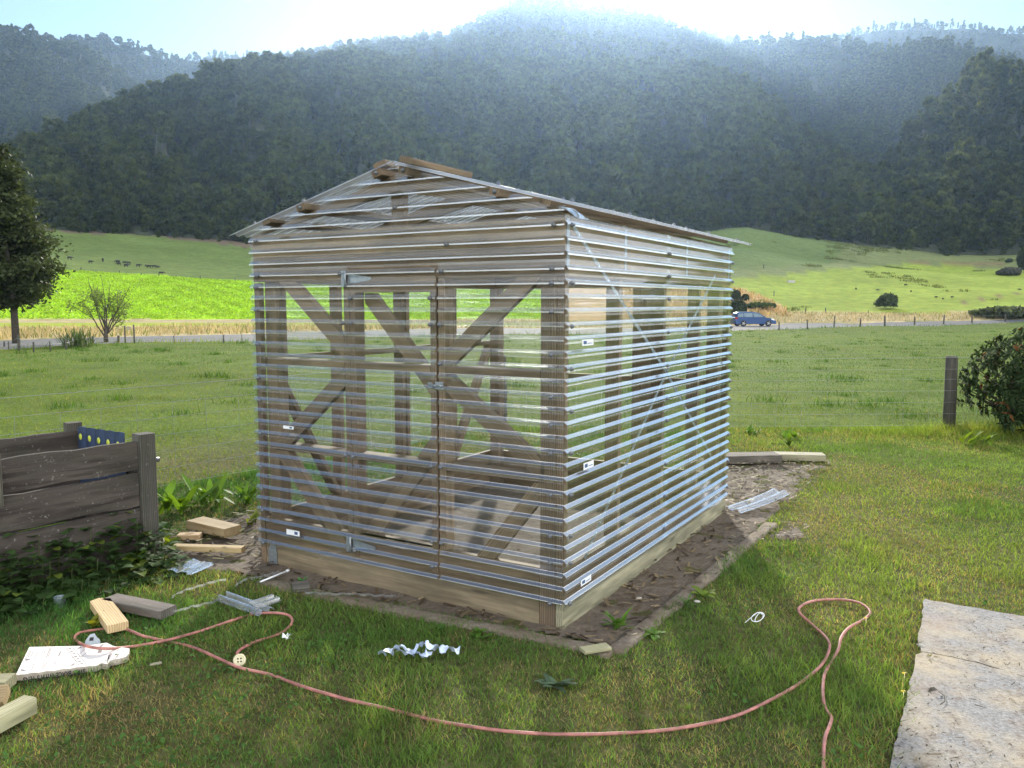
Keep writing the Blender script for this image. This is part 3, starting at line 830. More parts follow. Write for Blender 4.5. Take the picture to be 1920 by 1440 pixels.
# ================================================================== GRASS
def blades(name, x, y, h, w, col, lean, mat_, z=None, kind='stuff', ang=None, bend=.55):
    n = len(x); z = hbase(x, y) - .004 if z is None else z
    a = rng.uniform(0, 2 * np.pi, n) if ang is None else ang
    la = rng.uniform(0, 2 * np.pi, n); l = lean * rng.uniform(.2, 1, n) * h
    dx, dy = np.cos(a) * w / 2, np.sin(a) * w / 2; ex, ey = np.cos(la) * l, np.sin(la) * l
    hh = np.sqrt(np.maximum(h**2 - l**2 * .5, (h * .25)**2))
    P = np.empty((n, 5, 3), np.float32)
    P[:, 0] = np.stack([x - dx, y - dy, z], 1); P[:, 1] = np.stack([x + dx, y + dy, z], 1)
    mx, my = x + ex * .35, y + ey * .35
    P[:, 2] = np.stack([mx - dx * .85, my - dy * .85, z + hh * bend], 1); P[:, 3] = np.stack([mx + dx * .85, my + dy * .85, z + hh * bend], 1)
    P[:, 4] = np.stack([x + ex, y + ey, z + hh], 1)
    i = np.arange(n)[:, None] * 5
    F = np.concatenate([i + np.array([[0, 1, 3]]), i + np.array([[0, 3, 2]]), i + np.array([[2, 3, 4]])], 0)
    o = npmesh(name, P.reshape(-1, 3), F, mat_, np.repeat(col, 5, 0)); tag(o, kind=kind); return o
M['grass'] = leafmat('grass_blades', .42, .7, vs=1.4, var=.22, spec=.05)
M['drygrass'] = leafmat('dry_grass_stalks', .4, .6, vs=.6, var=.25, spec=.15, tcol=(1.1, 1.0, .7))
def pick(n, y0, y1, p, half=.72, xoff=0):
    y = (y0**(1 - p) + rng.uniform(0, 1, n) * (y1**(1 - p) - y0**(1 - p)))**(1 / (1 - p)) if p != 1 else y0 * (y1 / y0)**rng.uniform(0, 1, n)
    return rng.uniform(-half, half, n) * y, y
def lerp(a, b, t): return np.asarray(a) + (np.asarray(b) - np.asarray(a)) * t[:, None]
def fence_y(x): return np.interp(x, [-9, -.15, 6.13, 14], [.7, 11.5, 11.43, 11.4])
n = 330000
x, y = pick(n, 2.5, 12.2, .15)
k = (soil_mask(x, y) < .47 + rng.uniform(-.12, .1, n)) & ~in_poly(x + rng.normal(0, .02, n) - .10 * (fbm(x * 6, y * 6, 3, 87) - .35), y + rng.normal(0, .02, n), [(p.x, p.y) for p in slab_w]) & (y < fence_y(x) + .3)
lx, ly = to_gh(x, y); k &= ~((lx > -2.4) & (lx < .04) & (ly > -.03) & (ly < 3.1))
x, y, lx, ly = x[k], y[k], lx[k], ly[k]; n = len(x)
u, v = proj(x, y, np.zeros(n))
dry = sstep(.42, .62, fbm(x * 1.3, y * 1.3, 4, 71)) * .5
dry = np.maximum(dry, np.exp(-(((u - 230) / 260)**2 + ((v - 1340) / 70)**2)) * (.75 + .6 * fbm(x * 4, y * 4, 3, 5)))
dry = np.maximum(dry, .8 * np.exp(-(((u - 1530) / 60)**2 + ((v - 985) / 60)**2)))
dry = np.maximum(dry, .5 * np.exp(-(((u - 500) / 330)**2 + ((v - 1300) / 60)**2)) * (.4 + fbm(x * 5, y * 5, 3, 15)))
dry = np.where(rng.uniform(0, 1, n) < dry, 1.0, 0.0) * rng.uniform(.5, 1, n)
yel = sstep(.35, .65, fbm(x * .7, y * .7, 3, 91)) * .6 + sstep(1200, 1600, u) * sstep(1250, 1050, v) * .5
col = lerp([.074, .18, .045], [.21, .29, .065], np.clip(yel * rng.uniform(.4, 1.3, n), 0, 1))
col = col + (np.array([.38, .29, .15]) - col) * dry[:, None]
col *= rng.uniform(.65, 1.35, n)[:, None]
lush = sstep(.55, .7, fbm(x * 1.9, y * 1.9, 3, 51)) + np.exp(-((lx + 1.6) / 1.5)**2 - ((ly + .42) / .16)**2) + np.exp(-((u - 1640) / 60)**2 - ((v - 1200) / 120)**2) * .8 + np.exp(-((u - 1690) / 30)**2) * .6 * (v > 1150)
near_post = np.exp(-((x - 6.4) / 1.0)**2 - ((y - 11.2) / .35)**2) + .8 * np.exp(-((x - 8.3) / 1.5)**2 - ((y - 10.95) / .3)**2)
fl = np.exp(-((y - fence_y(x)) / .45)**2)
bin_ = np.exp(-((u - 130) / 190)**2 - ((v - 1110) / 55)**2)
h = (.024 + .02 * rng.uniform(0, 1, n)) * (1 + .75 * lush + 1.2 * bin_) + near_post * rng.uniform(.05, .26, n) + fl * rng.uniform(0, .08, n)
h *= 1 - .3 * (dry > 0)
col = col + near_post[:, None] * np.array([.06, .07, .0])
wd = (.0022 + .0028 * rng.uniform(0, 1, n)) * (.7 + y / 9)
blades('lawn_grass', x, y, h, wd, col, 1.15, M['grass'])
# clover and other small broad leaves in patches through the lawn
n = 26000
x, y = pick(n, 2.5, 11.5, .6)
k = (fbm(x * 1.1, y * 1.1, 4, 121) > .53 + rng.uniform(-.04, .1, n)) & (soil_mask(x, y) < .42) & ~in_poly(x, y, [(p.x, p.y) for p in slab_w]); lx, ly = to_gh(x, y); k &= ~((lx > -2.5) & (lx < .1) & (ly > -.1) & (ly < 3.2))
x, y = x[k], y[k]; n = len(x); a = rng.uniform(0, 6.28, n); s_ = rng.uniform(.006, .014, n); zz = hbase(x, y) + rng.uniform(.018, .045, n); P = np.empty((n, 4, 3), np.float32); tl = rng.normal(0, .35, (n, 2))
for j, (e, t) in enumerate(((-1, 0), (0, -.8), (1, 0), (0, .8))):
    ox = (np.cos(a) * e - np.sin(a) * t) * s_; oy = (np.sin(a) * e + np.cos(a) * t) * s_; P[:, j, 0] = x + ox; P[:, j, 1] = y + oy; P[:, j, 2] = zz + ox * tl[:, 0] + oy * tl[:, 1]
v = rng.uniform(.6, 1.35, n)[:, None]; o = npmesh('clover', P.reshape(-1, 3), np.arange(n * 4).reshape(-1, 4), M['grass'], np.repeat(np.array([[.085, .17, .045]]) * v, 4, 0)); tag(o, kind='stuff')
# paddock beyond the netting
n = 300000
x, y = pick(n, 3.5, 105, 1.0, .78)
k = (y > fence_y(x) + .1) & (beyond(x, y, NEa) < .3)
x, y = x[k], y[k]; n = len(x)
tus = sstep(.52, .7, fbm(x / 1.6, y / 1.1, 4, 77))
yel = sstep(.4, .65, fbm(x / 5, y / 4, 3, 78))
col = lerp([.07, .15, .018], [.15, .21, .025], yel) ; col = lerp([1, 1, 1], [.72, .78, .85], tus) * col * rng.uniform(.7, 1.35, n)[:, None]
col = np.where((rng.uniform(0, 1, n) < .06)[:, None], np.array([.32, .27, .12]), col)
h = (.025 + .025 * rng.uniform(0, 1, n)) * (1 + .7 * tus) + np.exp(-((beyond(x, y, NEa) + .4) / .8)**2) * rng.uniform(.05, .4, n)
wd = (.003 + .003 * rng.uniform(0, 1, n)) * np.maximum(1, y / 10)
blades('paddock_grass', x, y, h, wd, col, 1.0, M['grass'])
# rushes and tussocks: darker, longer tufts
def tufts(name, cx_, cy_, per, spread, h0, h1, w0, col):
    n = len(cx_) * per; x = np.repeat(cx_, per) + rng.normal(0, spread, n); y = np.repeat(cy_, per) + rng.normal(0, spread, n)
    sc_ = np.repeat(rng.uniform(.6, 1.3, len(cx_)), per)
    blades(name, x, y, rng.uniform(h0, h1, n) * sc_, w0 * rng.uniform(.6, 1.4, n), np.array([col]) * rng.uniform(.6, 1.4, n)[:, None], .8, M['grass'])
n = 260; x, y = pick(n, 13, 75, .6, .72); k = beyond(x, y, NEa) < -1; tufts('paddock_tussocks', x[k], y[k], 60, .16, .06, .17, .012, [.055, .12, .022])
n = 9000; az = np.radians(rng.uniform(14, 34, n)); r = np.sqrt(rng.uniform(95**2, 255**2, n)); xx = r * np.sin(az); yy = r * np.cos(az); u, v = proj(xx, yy, hbase(xx, yy))
k = (v < 586) & (v > 452) & (((v < 500) & (u > 1550) & (fbm(xx / 22, yy / 22, 3, 66) > .5)) | ((v > 562) & (fbm(xx / 9, yy / 9, 3, 67) > .6)) | (fbm(xx / 14, yy / 14, 3, 68) > .72)); cx_, cy_ = xx[k][:330], yy[k][:330]
tufts('field_rushes', np.array(cx_), np.array(cy_), 22, .45, .2, .5, .10, [.13, .155, .055])
# tall dry verge beyond the road
n = 60000
xx = rng.uniform(-75, 95, n); bb = rng.uniform(.4, 26, n)**1.0
yy = np.interp(xx, FEa[:, 0], FEa[:, 1]) + bb
r = np.hypot(xx, yy); az = np.degrees(np.arctan2(xx, yy)); u, v = proj(xx, yy, hbase(xx, yy))
okd = np.where(az < 2, (v > 598) & ~((v < 613) & (v > 605)), (v > np.interp(u, [700, 1300, 1480, 1700, 1920, 2100], [590, 588, 586, 588, 584, 580]))) & (np.abs(az) < 36)
bank = (u > 1200) & (u < 1480)
xx, yy, az = xx[okd], yy[okd], az[okd]; n = len(xx)
col = lerp([.36, .29, .15], [.5, .42, .25], rng.uniform(0, 1, n)); g = rng.uniform(0, 1, n) < .22
col = np.where(g[:, None], np.array([.16, .2, .05]), col) * rng.uniform(.7, 1.2, n)[:, None]
blades('verge_grass', xx, yy, rng.uniform(.15, .5, n), rng.uniform(.03, .08, n), col, .7, M['drygrass'])
n = 16000   # dry bank behind the car
xx = rng.uniform(15, 60, n); yy = rng.uniform(85, 200, n); zz = hbase(xx, yy); u, v = proj(xx, yy, zz)
k = (u < 1480) & (u > 1150) & (v < 596) & (v > np.interp(u, [1300, 1365, 1400, 1440, 1475, 1482], [535, 538, 545, 562, 578, 600]))
xx, yy = xx[k], yy[k]; n = len(xx)
col = lerp([.40, .27, .12], [.55, .40, .2], rng.uniform(0, 1, n)) * rng.uniform(.6, 1.2, n)[:, None]
blades('bank_grass', xx, yy, rng.uniform(.3, .9, n), rng.uniform(.08, .2, n), col, .8, M['drygrass'])
# leafy fodder crop
n = 150000
az = np.radians(rng.uniform(-36, 3, n)); r = np.sqrt(rng.uniform(100**2, 196**2, n)); xx = r * np.sin(az); yy = r * np.cos(az); zz = hbase(xx, yy); u, v = proj(xx, yy, zz)
k = (v < 598.5) & (v > np.interp(u, [60, 130, 480, 760], [504, 507, 529, 545])) & (beyond(xx, yy, FEa) > 1)
xx, yy = xx[k], yy[k]; n = len(xx)
col = lerp([.26, .48, .03], [.43, .64, .07], rng.uniform(0, 1, n)) * rng.uniform(.65, 1.2, n)[:, None]
M['crop'] = leafmat('crop_leaves', .5, .5, vs=.25, var=.2, tcol=(1.25, 1.15, .35))
row = .5 + .5 * np.sin((xx * .78 + yy * .62) * 2 * np.pi / 3.2 + 2 * fbm(xx / 9, yy / 9, 2, 3)); col = col * (.82 + .26 * row * fbm(xx / 14, yy / 14, 3, 8))[:, None] * 1.05
blades('fodder_crop', xx, yy, rng.uniform(.15, .32, n), rng.uniform(.12, .32, n), col, .9, M['crop'])
P, c_ = PATH_LITTER; o = npmesh('path_litter', P.reshape(-1, 3), np.arange(len(P) * 4).reshape(-1, 4), M['drygrass'], np.repeat(c_, 4, 0)); tag(o, kind='stuff')
# litter on the soil
n = 10000
x = rng.uniform(-3.6, 3.8, n); y = rng.uniform(3.8, 10, n); k = soil_mask(x, y) > .42
x, y = x[k], y[k]; lx, ly = to_gh(x, y); k = ~((lx > -2.34) & (lx < 0) & (ly > -.02) & (ly < .05)); x, y, lx, ly = x[k], y[k], lx[k], ly[k]; n = len(x)
weedy = (ly > 3.05) | (lx < -2.4)
a = rng.uniform(0, 6.28, n); Ls = rng.uniform(.01, .04, n) * np.where(weedy, 1.5, 1); ws = rng.uniform(.003, .012, n); zz = hbase(x, y) + rng.uniform(.012, .035, n) + weedy * rng.uniform(0, .05, n)
P = np.empty((n, 4, 3), np.float32); ca_, sa_ = np.cos(a), np.sin(a); tl = rng.uniform(-.5, .7, n) * Ls
for j, (s, t) in enumerate(((-1, -1), (1, -1), (1, 1), (-1, 1))):
    P[:, j, 0] = x + ca_ * Ls * s - sa_ * ws * t; P[:, j, 1] = y + sa_ * Ls * s + ca_ * ws * t; P[:, j, 2] = zz + tl * s * .5 + rng.uniform(-.003, .003, n)
col = lerp([.07, .05, .035], [.42, .33, .2], rng.uniform(0, 1, n)**2.0); col = np.where(weedy[:, None] & (rng.uniform(0, 1, n) < .45)[:, None], np.array([.13, .13, .035]), col)
o = npmesh('soil_litter', P.reshape(-1, 3), np.arange(n * 4).reshape(-1, 4), M['drygrass'], np.repeat(col, 4, 0)); tag(o, kind='stuff')
# ================================================================== COMPOST BIN
bin_r = math.atan2(.78, .62)
bn = empty('compost_bin', (-2.58, 5.58, 0), bin_r)
tag(bn, 'dark weathered plank compost bin with gaps between its boards and vines at its foot', 'compost bin')
WO = M['wood_old']
def bpart(name, f, m=WO): b = MB(); f(b); return b.build(name, m, bn)
def rag(b, x0, x1, y, z0, z1, th=.035, sl=0.0):
    """old board with a wavy worn top and bottom edge"""
    n = 26; vs = []; gr = []; o = random.random() * 40; s0 = random.random() * 9
    for i in range(n + 1):
        x = x0 + (x1 - x0) * i / n
        wt = (float(vnoise(np.array([x * 6 + s0]), np.array([1.0]))[0]) - .5) * .022; wb = (float(vnoise(np.array([x * 5 + s0]), np.array([7.0]))[0]) - .5) * .022
        for (yy, zz) in ((y - th / 2, z0 + wb), (y + th / 2, z0 + wb), (y + th / 2, z1 + wt), (y - th / 2, z1 + wt)):
            vs.append((x, yy, zz)); gr.append((o + x, yy, zz))
    fs = [(i * 4 + j, i * 4 + (j + 1) % 4, i * 4 + 4 + (j + 1) % 4, i * 4 + 4 + j) for i in range(n) for j in range(4)]
    b.add(vs, [f[::-1] for f in fs] + [(0, 1, 2, 3), (n * 4 + 3, n * 4 + 2, n * 4 + 1, n * 4)], gr)
for z0, z1 in ((.655, .855), (.408, .628), (.18, .382), (-.05, .152)):
    bpart('front_plank', lambda b: rag(b, -2.1, -.004, .0, z0, z1))
for z0, z1 in ((.66, .855), (.42, .645), (.18, .40), (-.05, .165)):
    bpart('back_plank', lambda b: rag(b, -2.1, .0, .83, z0, z1))
    bpart('side_plank', lambda b: b.box((-.01, .05, z0), (.02, .80, min(z1, .80))))
bpart('post', lambda b: b.box((0, -.05, -.1), (.11, .06, .90)), M['wood_post'])
bpart('post', lambda b: b.box((-.075, .86, -.1), (.025, .95, .905)), M['wood_post'])
bpart('post', lambda b: b.box((-1.0, -.085, .58), (-.868, -.02, .90)), M['wood_post'])
bpart('bolt', lambda b: b.tube([(.11, .02, .70), (.165, .02, .70)], .018, 8), M['screw'])
for k in range(5):
    t = empty('plastic_board'); b = MB(); y0 = .10 + k * .142; vs = []
    n = 6
    for i in range(n + 1):
        s = i / n; yy = y0 + .137 * s; xb = -.035 - .010 * math.sin(s * math.pi)
        for (dx, z) in ((0, .45), (0, .905 - .012 * s - .004 * k + .008 * math.sin(s * 3.1)), (.006, .905 - .012 * s - .004 * k + .008 * math.sin(s * 3.1)), (.006, .45)):
            vs.append((xb + dx, yy, z))
    b.add(vs, [(i * 4 + j, i * 4 + (j + 1) % 4, i * 4 + 4 + (j + 1) % 4, i * 4 + 4 + j) for i in range(n) for j in range(4)] + [(3, 2, 1, 0), (n * 4, n * 4 + 1, n * 4 + 2, n * 4 + 3)])
    t.location = bn.location; t.rotation_euler = bn.rotation_euler
    b.build('board', M['blue'], t)
    b = MB(); b.lathe([(.024, 0), (.022, .0015), (.001, .002)], 14, (-.047, y0 + .068, .815), (-1, 0, 0)); b.build('sticker', M['lime'], t)
    tag(t, 'dark blue plastic board with a round lime sticker standing inside the compost bin', 'board', 'blue boards lining the compost bin')

# ================================================================== NETTING FENCE
nf = empty('netting_fence', (6.13, 11.43, 0)); tag(nf, 'wire netting fence between the lawn and the paddock on round old posts', 'fence')
fp = [Vector((-6, 4.3, 0)), Vector((-.15, 11.5, 0)), Vector((6.13, 11.43, 0)), Vector((13.5, 11.4, 0))]
org = Vector((6.13, 11.43, 0))
for p in fp:
    b = MB(); z0 = float(hbase(p.x, p.y)); q = p - org; rd = .085
    b.tube([q + Vector((0, 0, z0 - .2)), q + Vector((.004, 0, z0 + .5)), q + Vector((-.006, 0, z0 + 1.055)), q + Vector((-.006, 0, z0 + 1.075))], [rd, rd * .97, rd * .93, rd * .84], 14)
    b.build('post', M['wood_post'], nf)
for z in (1.06, .90, .76, .60, .44, .28, .12):
    b = MB(); pts = []
    for i in range(3):
        a, c = fp[i] - org, fp[i + 1] - org
        for k in range(8):
            t = k / 8; p = a.lerp(c, t); pts.append(p + Vector((0, -.09, z - .03 * math.sin(math.pi * t) + float(hbase(p.x + org.x, p.y + org.y)))))
    b.tube(pts, .0021 if z < 1 else .0026, 5, caps=False); b.build('wire', M['wire'], nf)
for i in range(3):
    b = MB(); a, c = fp[i] - org, fp[i + 1] - org; k = int((c - a).length / .335)
    for j in range(1, k):
        t = j / k; p = a.lerp(c, t); z0 = float(hbase(p.x + org.x, p.y + org.y)) - .03 * math.sin(math.pi * t)
        b.tube([p + Vector(((random.random() - .5) * .05, -.09, z0 + .02)), p + Vector((0, -.09, z0 + .45)), p + Vector(((random.random() - .5) * .05, -.09, z0 + .90))], .0018, 5, caps=False)
    b.build('netting', M['wire'], nf)

# ================================================================== ROADSIDE FENCES
def road_fence(pts, label, wires, tall=None):
    f = empty('roadside_fence', gp(*pts[0][:2])); tag(f, label, 'fence'); base = f.location.copy(); tops = []
    for (px, py, ty, w) in pts:
        p = gp(px, py); d = math.hypot(p.x, p.y); hgt = (py - ty) / FPX * p.y / CP; rd = w / FPX * p.y / 2
        q = p - base; b = MB(); ln = (random.random() - .5) * .12 * hgt
        b.tube([q + Vector((0, 0, -.2)), q + Vector((ln * .5, 0, hgt * .5)), q + Vector((ln, 0, hgt * .97)), q + Vector((ln, 0, hgt))], [rd, rd, rd * .95, rd * .8], 8)
        b.build('post', M['wood_post'], f); tops.append(q + Vector((ln, -rd, hgt)))
    for k in range(wires):
        b = MB(); b.tube([t - Vector((0, 0, (.12 + .75 * k / max(1, wires - 1)) * 1.0)) for t in tops], .006, 4, caps=False); b.build('wire', M['wire'], f)
    return f
road_fence([(8, 652, 640, 3.2), (17, 655, 640, 2.2), (36, 657, 628, 5), (63, 661, 641, 3.2), (95, 659, 640, 2.4), (124, 655.5, 637, 3.4), (174.5, 644, 630, 4), (222, 642.5, 629, 4.6), (327, 643, 630, 1.8), (419, 643.5, 628, 2.8), (454, 643, 627, 1.2)],
           'wire fence on dark wooden posts beside the road and the lone big tree', 3)
road_fence([(1461, 619.5, 603, 2.4), (1514, 617, 600, 2.4), (1563.6, 614, 592, 2.4), (1613, 613, 597, 3), (1659, 612, 592, 3.4), (1714.6, 610, 593.5, 2.8), (1769, 608.5, 591, 2.6), (1822.5, 606.5, 590.5, 2.6), (1884.4, 604.5, 589, 2.2)],
           'wire fence on thin leaning posts along the road in front of the passing car', 2)
road_fence([(88, 503, 497, 1.6), (152, 506.5, 501, 1.8), (224, 512, 507, 1.6), (265, 516.5, 512, 1.6), (298, 519, 513, 1.6), (376, 524, 516, 1.4), (441, 528, 521, 1.4)], 'far fence line between the pasture and the bright fodder crop', 1)
road_fence([(1451, 556, 545, 1.6), (1510, 589, 577, 1.8), (1548, 588, 577, 2), (1628, 588, 582, 1.6), (1432, 503, 496, 1.6)], 'scattered short fence posts on the dry bank and verge across the road', 0)
# sign on two posts
p0, p1 = gp(235, 643), gp(252, 643.5)
s = empty('road_sign', p0); tag(s, 'small blank pale board on two dark posts by the road', 'sign')
sc = p0.y / FPX / CP
for p, ty in ((p0, 611), (p1, 609)):
    b = MB(); q = p - p0; b.tube([q + Vector((0, 0, -.2)), q + Vector((0, 0, (643 - ty) * sc))], 1.4 * sc, 8); b.build('post', M['wood_post'], s)
b = MB(); zc = (643 - 615.5) * sc; b.box((3 * sc, -.02, zc - 2.6 * sc), (12 * sc, .02, zc + 2.6 * sc)); b.build('board', M['wood_pale'], s)

# ================================================================== SMALL THINGS ON THE GROUND
def put(o, label, cat, group=None): return tag(o, label, cat, group)
def offcut(a, c, w, h, m, label, lift=.02, tilt=0, roll=0, name='timber_offcut', cut=0, cat='timber'):
    a = flat(a[0], a[1], h + lift); c = flat(c[0], c[1], h + lift); mid = (a + c) / 2; mid.z = lift + h / 2
    d = c - a; ln = d.length; b = MB()
    if cut: b.prism([(-ln / 2 + cut * .6, -w / 2), (ln / 2, -w / 2), (ln / 2, w / 2), (-ln / 2 + cut, w / 2), (-ln / 2, 0)], -h / 2, h / 2, (1, 0), lambda v: (v[0], v[2], v[1])[:1] + (v[2], v[1]))
    else: b.beam((-ln / 2, 0, 0), (ln / 2, 0, 0), w, h, (0, 0, 1), .005)
    o = b.build(name, m); o.location = mid; o.rotation_euler = (roll, -tilt, math.atan2(d.y, d.x))
    return put(o, label, cat)
WF, WG, WP = M['wood_fresh'], M['wood_grey'], M['wood_pale']
offcut((185, 1121), (221, 1169), .105, .045, WF, 'orange brown timber block with a pointed end lying on the grass', .03, cut=.05)
offcut((205, 1118), (316, 1140), .12, .05, WG, 'old grey weathered timber length next to the orange block', .025)
offcut((-40, 1272), (20, 1270), .10, .05, WP, 'pale timber block half out of the photo next to the printed card', .02)
offcut((-46, 1300), (12, 1294), .09, .055, WF, 'brown timber block with a pale sawn end lying between two pale blocks', .035, roll=.5)
offcut((-30, 1350), (56, 1305), .075, .075, WP, 'pale square sawn block nearest the lower corner of the lawn', .02)
offcut((366, 972), (436, 988), .16, .07, WF, 'large light timber block on the soil beside the greenhouse corner', .03)
offcut((334, 1001), (376, 1000), .085, .04, WF, 'small light timber block between the large block and the long stick', .03)
offcut((326, 1021), (456, 1025), .07, .04, WF, 'long thin light timber stick lying on the soil', .03)
offcut((548, 1097), (580, 1094), .14, .03, WG, 'small square board with a green leaf on it by the greenhouse base', .02)
offcut((1092, 1217), (1141, 1209), .07, .018, WP, 'pale wedge of timber inside the corner of the edging', .03)
offcut((1352, 852), (1458, 850), .24, .09, WG, 'blue grey weathered plank behind the greenhouse, end in the weeds', .02)
offcut((1452, 849), (1545, 851), .2, .07, WP, 'pale brown plank lying end to end with the blue grey plank', .02)
offcut((281, 1245), (303, 1241), .02, .008, WP, 'little splinter of pale wood on the dry grass', .02, name='wood_splinter')

def catmull(pts, k=8):
    P = [Vector(p) for p in pts]; P = [P[0]] + P + [P[-1]]; out = []
    for i in range(1, len(P) - 2):
        for j in range(k):
            t = j / k; a, b_, c, d = P[i - 1], P[i], P[i + 1], P[i + 2]
            out.append(.5 * ((2 * b_) + (c - a) * t + (2 * a - 5 * b_ + 4 * c - d) * t * t + (3 * b_ - a - 3 * c + d) * t**3))
    return out + [P[-2]]
# hose
hp = [(450, 1233, .02), (446, 1222), (475, 1205), (525, 1188), (547, 1168), (540, 1153, .045), (505, 1149, .05), (470, 1153), (430, 1165), (370, 1185), (310, 1201, .05), (250, 1212), (200, 1216, .06), (165, 1212, .06), (145, 1203), (141, 1193), (155, 1185), (190, 1180), (225, 1177), (245, 1183), (270, 1193), (310, 1202, .02), (360, 1213), (400, 1230), (450, 1252), (510, 1266), (570, 1288), (650, 1311), (740, 1332), (830, 1354), (960, 1372), (1070, 1377), (1180, 1374), (1270, 1366), (1370, 1345), (1440, 1315), (1500, 1281), (1540, 1247), (1555, 1216), (1550, 1197), (1525, 1173), (1500, 1150), (1500, 1138), (1525, 1127), (1570, 1124), (1610, 1130), (1631, 1146), (1622, 1160), (1592, 1177), (1577, 1196), (1572, 1217), (1556, 1245), (1545, 1268), (1543, 1305), (1549, 1330), (1559, 1345), (1555, 1362), (1546, 1388), (1544, 1450), (1548, 1560)]
pts = catmull([flat(p[0], p[1], p[2] if len(p) > 2 else .026 + .012 * math.sin(i * 1.7)) for i, p in enumerate(hp)], 9)
b = MB(); b.tube(pts, .0075, 10); ho = put(b.build('garden_hose', M['hose']), 'faded pink rubber hose looping across the lawn', 'hose')
# cream cap
c = flat(449, 1238, .03); b = MB(); ax = (Vector((0, 0, CAMH)) - c).normalized() + Vector((0, 0, .2))
b.lathe([(.028, -.012), (.031, -.008), (.031, .004), (.028, .008), (.024, .008), (.022, .005), (.001, .005)], 24, (0, 0, 0), ax)
q = ax.normalized().to_track_quat('Z', 'Y')
for k in range(4):
    an = .78 + k * 1.5708; b.lathe([(.0045, .0052), (.004, .0056), (.001, .0056)], 8, q @ Vector((.010 * math.cos(an), .010 * math.sin(an), 0)), ax, 1)  # raised dark discs painted in for the shade inside the holes
put(b.build('round_cap', [M['cream'], M['dark']], None, c), 'round cream plastic cap with four holes at the hose end', 'cap')
# printed card
zt = .042; C0 = flat(55, 1213, zt); card = empty('printed_card', (C0.x, C0.y, 0)); tag(card, 'torn printed white card box flap lying on the grass under the hose', 'card')
o3 = Vector((C0.x, C0.y, 0))
out_ = [(30, 1265), (55, 1213), (100, 1212), (160, 1211), (200, 1205), (212, 1211), (243, 1216), (241, 1226), (236, 1231), (222, 1235), (207, 1238), (201, 1245), (190, 1243), (181, 1248), (168, 1249), (155, 1250), (143, 1251), (130, 1254), (118, 1254), (100, 1258), (88, 1258), (72, 1261), (60, 1261), (48, 1264)]
top = [flat(px, py, zt) - o3 for px, py in out_]; low = [Vector((p.x, p.y, .012)) for p in top]
b = MB(); n = len(top)
b.add(top, [tuple(range(n - 1, -1, -1))], None, 0); b.add(low + top, [(i, (i + 1) % n, (i + 1) % n + n, i + n) for i in range(n)], None, 1)
b.build('sheet', [M['card'], M['cardedge']], card)
def pl(a, c, w, h=.0007): 
    a = flat(*a, zt + .0006) - o3; c = flat(*c, zt + .0006) - o3; bb.beam(a, c, w, h, (0, 0, 1), .0001)
bb = MB()
for a, c in (((44, 1241.5), (199, 1226.5)), ((123, 1213), (149, 1248)), ((135.5, 1213), (163, 1246.5)), ((111, 1253.5), (133, 1238.5)), ((127, 1250), (141, 1239)), ((148, 1226.5), (160, 1217)), ((153, 1231), (170, 1217))): pl(a, c, .0022)
for k in range(7):
    for (x0, y0, x1, y1) in ((128, 1214, 154, 1247),):
        t0 = (k + .3) / 7; t1 = t0 + .05; pl((x0 + (x1 - x0) * t0 + 1, y0 + (y1 - y0) * t0), (x0 + (x1 - x0) * t1 + 1, y0 + (y1 - y0) * t1), .012)
b1 = bb; b1.build('line_print', M['inkpale'], card)
bb = MB()
for (x0, y0, x1, y1, w) in ((94, 1215, 87, 1232, .004), (96.5, 1215, 90, 1232, .003), (86, 1217, 81, 1228, .003), (83, 1217, 78, 1226, .003), (72, 1220, 64, 1238, .003), (58, 1220, 53, 1233, .003), (56, 1219, 51, 1231, .003), (62, 1221, 58, 1232, .003), (114, 1221, 110, 1230, .007), (64, 1243, 59, 1257, .003), (88, 1242, 80, 1256, .003), (85, 1242, 77, 1256, .003), (105, 1241, 101, 1245, .005), (193, 1208, 188, 1213, .012), (189, 1217, 186, 1224, .018), (209, 1225, 203, 1236, .012), (205, 1227, 201, 1243, .006), (222, 1226, 214, 1238, .004), (218, 1226, 212, 1236, .003), (224, 1226, 219, 1233, .003), (140, 1244, 134, 1248, .012), (152, 1213, 146, 1216, .014)): pl((x0, y0), (x1, y1), w)
for (x, y) in ((53, 1236.5), (45, 1256.5)):
    a = flat(x - 6, y - 2.5, zt + .001) - o3; c = flat(x + 6, y, zt + .001) - o3; d = flat(x - 5, y + 2.5, zt + .001) - o3
    bb.add([a, c, d], [(0, 2, 1)])
bb.build('text_print', M['inkpale'], card)
# upside-down lettering on the torn side
a = flat(160, 1249.5, zt) - o3; c = flat(44, 1266, zt) - o3
d = (c - a); ln = d.length; cu = bpy.data.curves.new('lettering', 'FONT'); cu.body = 'STRIP BRACE WITH 5 TENS'; cu.size = .036; cu.extrude = .0004; cu.align_x = 'LEFT'; cu.offset = .0009
tmp = bpy.data.objects.new('tmp', cu); COL.objects.link(tmp); dg = bpy.context.evaluated_depsgraph_get(); dg.update()
me = bpy.data.meshes.new_from_object(tmp.evaluated_get(dg)); COL.objects.unlink(tmp); bpy.data.objects.remove(tmp)
me.materials.clear(); me.materials.append(M['ink']); lo = link('lettering', me, card)
wx = max(v.co.x for v in me.vertices); xa = d.normalized(); ya = Vector((0, 0, -1)); za = xa.cross(ya)
Mx = Matrix((xa, ya, za)).transposed().to_4x4(); s_ = ln / wx
for v in me.vertices: v.co = Vector((v.co.x * s_, v.co.y * 1.0, v.co.z))
nrm = za if za.dot(Vector((0, -1, 0))) > 0 else -za
Mx.translation = a + Vector((0, 0, -.007)) + nrm * .012; lo.matrix_local = Mx
